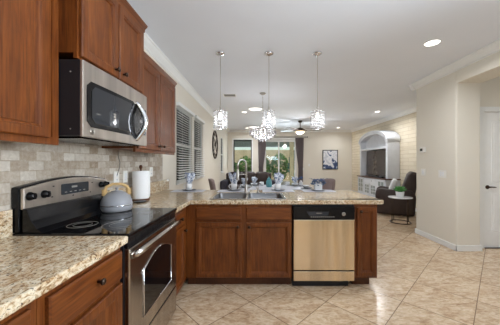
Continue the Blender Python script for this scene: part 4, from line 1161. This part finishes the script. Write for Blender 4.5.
# curtains + rod
def curtain(label, xa, xb, tie, zb, pull):
    bm = new(); n, m_ = 48, 26; G = []
    for j in range(m_ + 1):
        s = j / m_; z = 2.40 + (zb - 2.40) * s
        k = 1 - (1 - tie) * min(1, s / .55) ** 1.5 if s < .55 else tie + (.0 + .25 * (1 - tie)) * ((s - .55) / .45)
        w = (xb - xa) * k; c = (xa + xb) / 2 + pull * (1 - k)
        G.append([bm.verts.new((c - w / 2 + w * i / n, YF - .075 + .028 * math.sin(i / n * 2 * PI * 6) * (.6 + .4 * k), z)) for i in range(n + 1)])
    H = [[bm.verts.new((v.co.x, v.co.y + .006, v.co.z)) for v in r] for r in G]
    for A in (G, H):
        for a, b in zip(A, A[1:]):
            for i in range(n): bm.faces.new((a[i], a[i + 1], b[i + 1], b[i])).smooth = True
    for j in range(m_):
        for i in (0, n): bm.faces.new((G[j][i], G[j + 1][i], H[j + 1][i], H[j][i]))
    for j in (0, m_):
        for i in range(n): bm.faces.new((G[j][i], G[j][i + 1], H[j][i + 1], H[j][i]))
    bmesh.ops.recalc_face_normals(bm, faces=bm.faces)
    t = thing('curtain', label, 'curtain', ((xa + xb) / 2, YF - .07, 2.4), 'mauve-grey curtains of the patio door'); obj('cloth', bm, 'curtain', t)
    xc = (xa + xb) / 2 + pull * (1 - tie); zt_ = 2.40 + (zb - 2.40) * .55; ww = (xb - xa) * tie / 2 + .012
    bm = new(); tube(bm, [(xc + ww * math.cos(a), YF - .072 + .045 * math.sin(a), zt_) for a in [2 * PI * k / 16 for k in range(16)]], .012, 6, True); obj('tieback', bm, 'curtain', t)
curtain('mauve-grey tied-back curtain at the left edge of the patio door', .0, .38, .5, .05, -.13)
curtain('mauve-grey tied-back curtain at the right edge of the patio door', 1.66, 2.04, .52, .05, .10)
t = thing('curtain_rod', 'dark curtain rod above the patio door', 'curtain rod', (.95, YF - .07, 2.44))
bm = new(); tube(bm, [(-.25, YF - .072, 2.44), (2.2, YF - .072, 2.44)], .014, 10); obj('rod', bm, 'bronze', t)
for x in (-.25, 2.2):
    bm = new(); lathe(bm, [(.001, -.03), (.022, -.015), (.026, 0), (.022, .015), (.001, .03)], (x, YF - .072, 2.44), 12, 'x'); obj('finial', bm, 'bronze', t)
for x in (-.15, 2.1):
    bm = new(); tube(bm, [(x, YF - .072, 2.43), (x, YF - .002, 2.43)], .008, 8); obj('bracket', bm, 'bronze', t)
bm = new(); box(bm, .16, 1.85, YF - .03, YF - .001, 2.335, 2.415, .004); struct('trim_6', bm, 'trim')
# picture
px0, px1, pz0, pz1 = (322.5 - CX) * YF / FPX, (337.8 - CX) * YF / FPX, 1.307 - 6.8 * YF / FPX, 1.307 + 12.5 * YF / FPX
t = thing('framed_picture', 'framed abstract picture in blue and white on the far wall', 'picture', ((px0 + px1) / 2, YF, (pz0 + pz1) / 2))
bm = new(); frame_rect(bm, px0, px1, YF - .03, YF - .001, .025, 0, 1)
bm.free(); bm = new(); w = .028
box(bm, px0, px1, YF - .032, YF - .001, pz0, pz0 + w, .003); box(bm, px0, px1, YF - .032, YF - .001, pz1 - w, pz1, .003); box(bm, px0, px0 + w, YF - .032, YF - .001, pz0 + w, pz1 - w, .003); box(bm, px1 - w, px1, YF - .032, YF - .001, pz0 + w, pz1 - w, .003)
obj('frame', bm, 'black_matte', t)
bm = new(); box(bm, px0 + w, px1 - w, YF - .018, YF - .004, pz0 + w, pz1 - w); obj('canvas', bm, 'art', t)

M['hutch_white'] = plain('antique_white_paint', (214, 217, 222), .5, var=.04)
# entertainment centre
ex0, ex1, ey0, ey1 = 3.76, 4.195, 7.1, 9.1
t = thing('media_cabinet', 'white arched media hutch around the television on the brick wall', 'cabinet', (4.0, 8.1, 0))
bm = new(); box(bm, ex0 + .01, ex1, ey0, ey1, .15, .785, .006); cb_ = obj('base_carcass', bm, 'hutch_white', t)
bm = new(); box(bm, ex0 - .02, ex1, ey0 - .025, ey1 + .025, .786, .82, .008); obj('base_top', bm, 'wood_dark', t)
bm = new(); box(bm, ex0 - .012, ex1, ey0 - .012, ey1 + .012, .13, .20, .006); obj('plinth', bm, 'hutch_white', t)
for y in (ey0 + .05, ey1 - .05):
    for x in (ex0 + .05, ex1 - .05):
        bm = new(); lathe(bm, [(.028, 0), (.045, .03), (.04, .08), (.03, .13)], (x, y, 0), 14); obj('foot', bm, 'hutch_white', t)
def glazed(y0, y1, z0, z1):
    bm = new(); X = ex0 + .01; w = .05
    for b in ((y0, y1, z0, z0 + w), (y0, y1, z1 - w, z1), (y0, y0 + w, z0 + w, z1 - w), (y1 - w, y1, z0 + w, z1 - w)): box(bm, X - .02, X, *b, bev=.003)
    ym = (y0 + y1) / 2
    box(bm, X - .016, X - .004, ym - .008, ym + .008, z0 + w, z1 - w); 
    for k in (1, 2): z = z0 + w + (z1 - z0 - 2 * w) * k / 3; box(bm, X - .016, X - .004, y0 + w, y1 - w, z - .008, z + .008)
    d = obj('glazed_door', bm, 'hutch_white', t)
    bm = new(); box(bm, X - .010, X - .002, y0 + w, y1 - w, z0 + w, z1 - w); obj('pane', bm, 'grey_pane', d)
    bm = new(); lathe(bm, [(.006, 0), (.012, -.012), (.01, -.02), (.001, -.022)], (X - .02, y0 + w / 2, (z0 + z1) / 2), 10, 'x'); obj('knob', bm, 'bronze', d)
M['grey_pane'] = plain('grey_green_pane', (142, 150, 146), .12)
glazed(8.60, 9.05, .22, .765); glazed(8.12, 8.52, .22, .60); glazed(7.68, 8.08, .22, .60); glazed(7.15, 7.60, .22, .765)
bm = new(); rings(bm, [(7.68 + i, 8.52 - i, .63 + i, .765 - i, n) for i, n in ((0, 0), (0, .012), (.008, .02))], 'X', ex0 + .01); d = obj('drawer', bm, 'hutch_white', t)
bm = new(); lathe(bm, [(.006, 0), (.014, -.012), (.012, -.022), (.001, -.024)], (ex0 - .01, 7.95, .70), 10, 'x'); obj('knob', bm, 'bronze', d)
hx0 = 3.83; ya, yb = 7.13, 9.06; zs = 1.98
for a, b in ((ya, ya + .10), (yb - .10, yb)):
    bm = new(); box(bm, hx0, ex1, a, b, .821, zs, .006); obj('side_column', bm, 'hutch_white', t)
    bm = new(); box(bm, hx0 - .025, ex1, a - .025, b + .025, zs, zs + .03, .006); box(bm, hx0 - .012, ex1, a - .012, b + .012, zs - .05, zs, .004); obj('capital', bm, 'hutch_white', t)
ym = (ya + yb) / 2; hw = (yb - ya) / 2
arch = []; N = 24
for k in range(N + 1): a = PI * k / N; arch.append((ym + hw * math.cos(a), zs + .03 + .31 * math.sin(a)))
for k in range(N, -1, -1): a = PI * k / N; arch.append((ym + (hw - .10) * math.cos(a), zs + .03 + .225 * math.sin(a)))
bm = new(); prism(bm, arch, 'x', hx0 - .02, ex1, .004)
arch2 = [(ym + (hw + .03) * math.cos(PI * k / N), zs + .03 + .35 * math.sin(PI * k / N)) for k in range(N + 1)] + [(ym + (hw - .02) * math.cos(PI * k / N), zs + .03 + .30 * math.sin(PI * k / N)) for k in range(N, -1, -1)]
prism(bm, arch2, 'x', hx0 - .045, ex1, .003); obj('arched_pediment', bm, 'hutch_white', t)
bm = new(); prism(bm, [(ym + (hw - .09) * math.cos(PI * k / N), zs + .03 + .23 * math.sin(PI * k / N)) for k in range(N + 1)] + [(ya + .1, 1.76), (yb - .1, 1.76)], 'x', hx0 + .20, hx0 + .22)
for k in range(17): y = ya + .13 + k * .1; box(bm, hx0 + .194, hx0 + .2, y, y + .085, 1.77, zs + .02 + .23 * math.sqrt(max(0, 1 - ((y + .04 - ym) / (hw - .06)) ** 2)) - .01)
obj('beadboard_panel', bm, 'hutch_white', t)
bm = new(); box(bm, hx0, hx0 + .1, ya + .1, yb - .1, 1.735, 1.79, .004); obj('rail', bm, 'hutch_white', t)
bm = new(); box(bm, ex1 - .02, ex1, ya + .1, yb - .1, .821, zs); obj('back_panel', bm, 'hutch_white', t)
t = thing('television', 'flat screen television standing inside the white hutch', 'television', (4.0, 8.05, .82))
bm = new(); box(bm, 3.955, 3.995, 7.26, 8.78, .868, 1.722, .006); obj('bezel', bm, 'black', t)
bm = new(); box(bm, 3.952, 3.9545, 7.275, 8.765, .885, 1.707); obj('screen', bm, 'screen', t)
bm = new(); box(bm, 3.91, 4.05, 7.75, 8.35, .8205, .832, .004); box(bm, 3.975, 3.99, 7.95, 8.15, .83, .90); obj('stand', bm, 'black', t)
bm = new(); box(bm, 3.84, 3.905, 7.50, 8.40, .8208, .862, .008); solo('soundbar', bm, 'black_matte', 'long dark soundbar below the television', 'soundbar', (3.87, 7.95, .8208))

# recliner, facing the dining area
t = thing('recliner', 'dark brown leather recliner behind the round side table', 'armchair', (3.52, 6.38, 0))
recl = t
bm = new(); box(bm, 3.06, 3.85, 6.1, 6.66, .06, .36, .03); obj('base', bm, 'dark_fabric', t)
bm = new(); cushion(bm, 3.0, 3.68, 6.12, 6.64, .36, .52, .06); obj('seat_cushion', bm, 'dark_fabric', t)
for a, b in ((5.9, 6.12), (6.64, 6.86)):
    bm = new(); prism(bm, [(3.02, .02), (3.95, .02), (3.98, .5), (3.9, .62), (3.3, .64), (3.1, .66), (3.0, .60), (2.98, .5)], 'y', a, b, .05)
    for f in bm.faces: f.smooth = True
    obj('arm', bm, 'dark_fabric', t)
bm = new(); prism(bm, [(3.62, .46), (3.66, .62), (3.74, .84), (3.80, 1.00), (3.88, 1.08), (3.99, 1.07), (4.05, 1.0), (4.02, .8), (3.94, .40), (3.9, .15), (3.8, .15)], 'y', 6.02, 6.74, .045)
for f in bm.faces: f.smooth = True
obj('backrest', bm, 'dark_fabric', t)
bm = new(); cushion(bm, -.06, .06, -.2, .2, -.17, .17, .055); o = obj('throw_pillow', bm, 'book'); o.location = (3.53, 6.30, .715); o.rotation_euler = (0, .35, -.49)
recl.location = (3.58, 6.25, 0); recl.rotation_euler = (0, 0, -.49); recl.scale = (.88, .88, 1); tag(o, 'white throw pillow leaning in the recliner', 'pillow')
# side table with succulent
sx, sy, sz = 3.10, 5.25, .56
t = thing('side_table', 'round white-topped side table with thin dark legs before the recliner', 'side table', (sx, sy, 0))
bm = new(); lathe(bm, [(.22, sz - .022), (.235, sz - .018), (.235, sz - .004), (.23, sz), (.001, sz)], (sx, sy, 0), 40); obj('tabletop', bm, 'white_gloss', t)
bm = new(); tube(bm, circle((sx, sy, .012), .20, 40), .010, 8, True); obj('base_ring', bm, 'bronze', t)
bm = new(); tube(bm, circle((sx, sy, sz - .034), .20, 40), .009, 8, True); obj('top_ring', bm, 'bronze', t)
for k in range(4):
    a = -PI / 2 + k * PI / 2 + .15; bm = new(); tube(bm, [(sx + .2 * math.cos(a), sy + .2 * math.sin(a), .015), (sx + .2 * math.cos(a), sy + .2 * math.sin(a), sz - .035)], .009, 8); obj('leg', bm, 'bronze', t)
hx, hy = sx - .02, sy - .02
t = thing('potted_succulent', 'small green succulent in a white pot on the round side table', 'plant', (hx, hy, sz))
bm = new(); lathe(bm, [(.065, 0), (.072, .01), (.085, .10), (.085, .115), (.078, .115), (.07, .09), (.001, .088)], (hx, hy, sz + .0008), 24); obj('pot', bm, 'white_gloss', t)
rnd = random.Random(3); bm = new()
for ring, (n, ln, tilt) in enumerate(((9, .15, .45), (8, .15, .85), (6, .13, 1.2), (3, .10, 1.5))):
    for k in range(n):
        a = 2 * PI * k / n + ring * .4 + rnd.uniform(-.15, .15); d = Vector((math.cos(a) * math.cos(tilt), math.sin(a) * math.cos(tilt), math.sin(tilt)))
        p = Vector((hx, hy, sz + .10)); tube(bm, [p, p + d * ln * .4 + Vector((0, 0, .008)), p + d * ln * .8 + Vector((0, 0, .006)), p + d * ln + Vector((0, 0, .018))], [.010, .018, .012, .002], 6)
obj('leaves', bm, 'leaf', t)
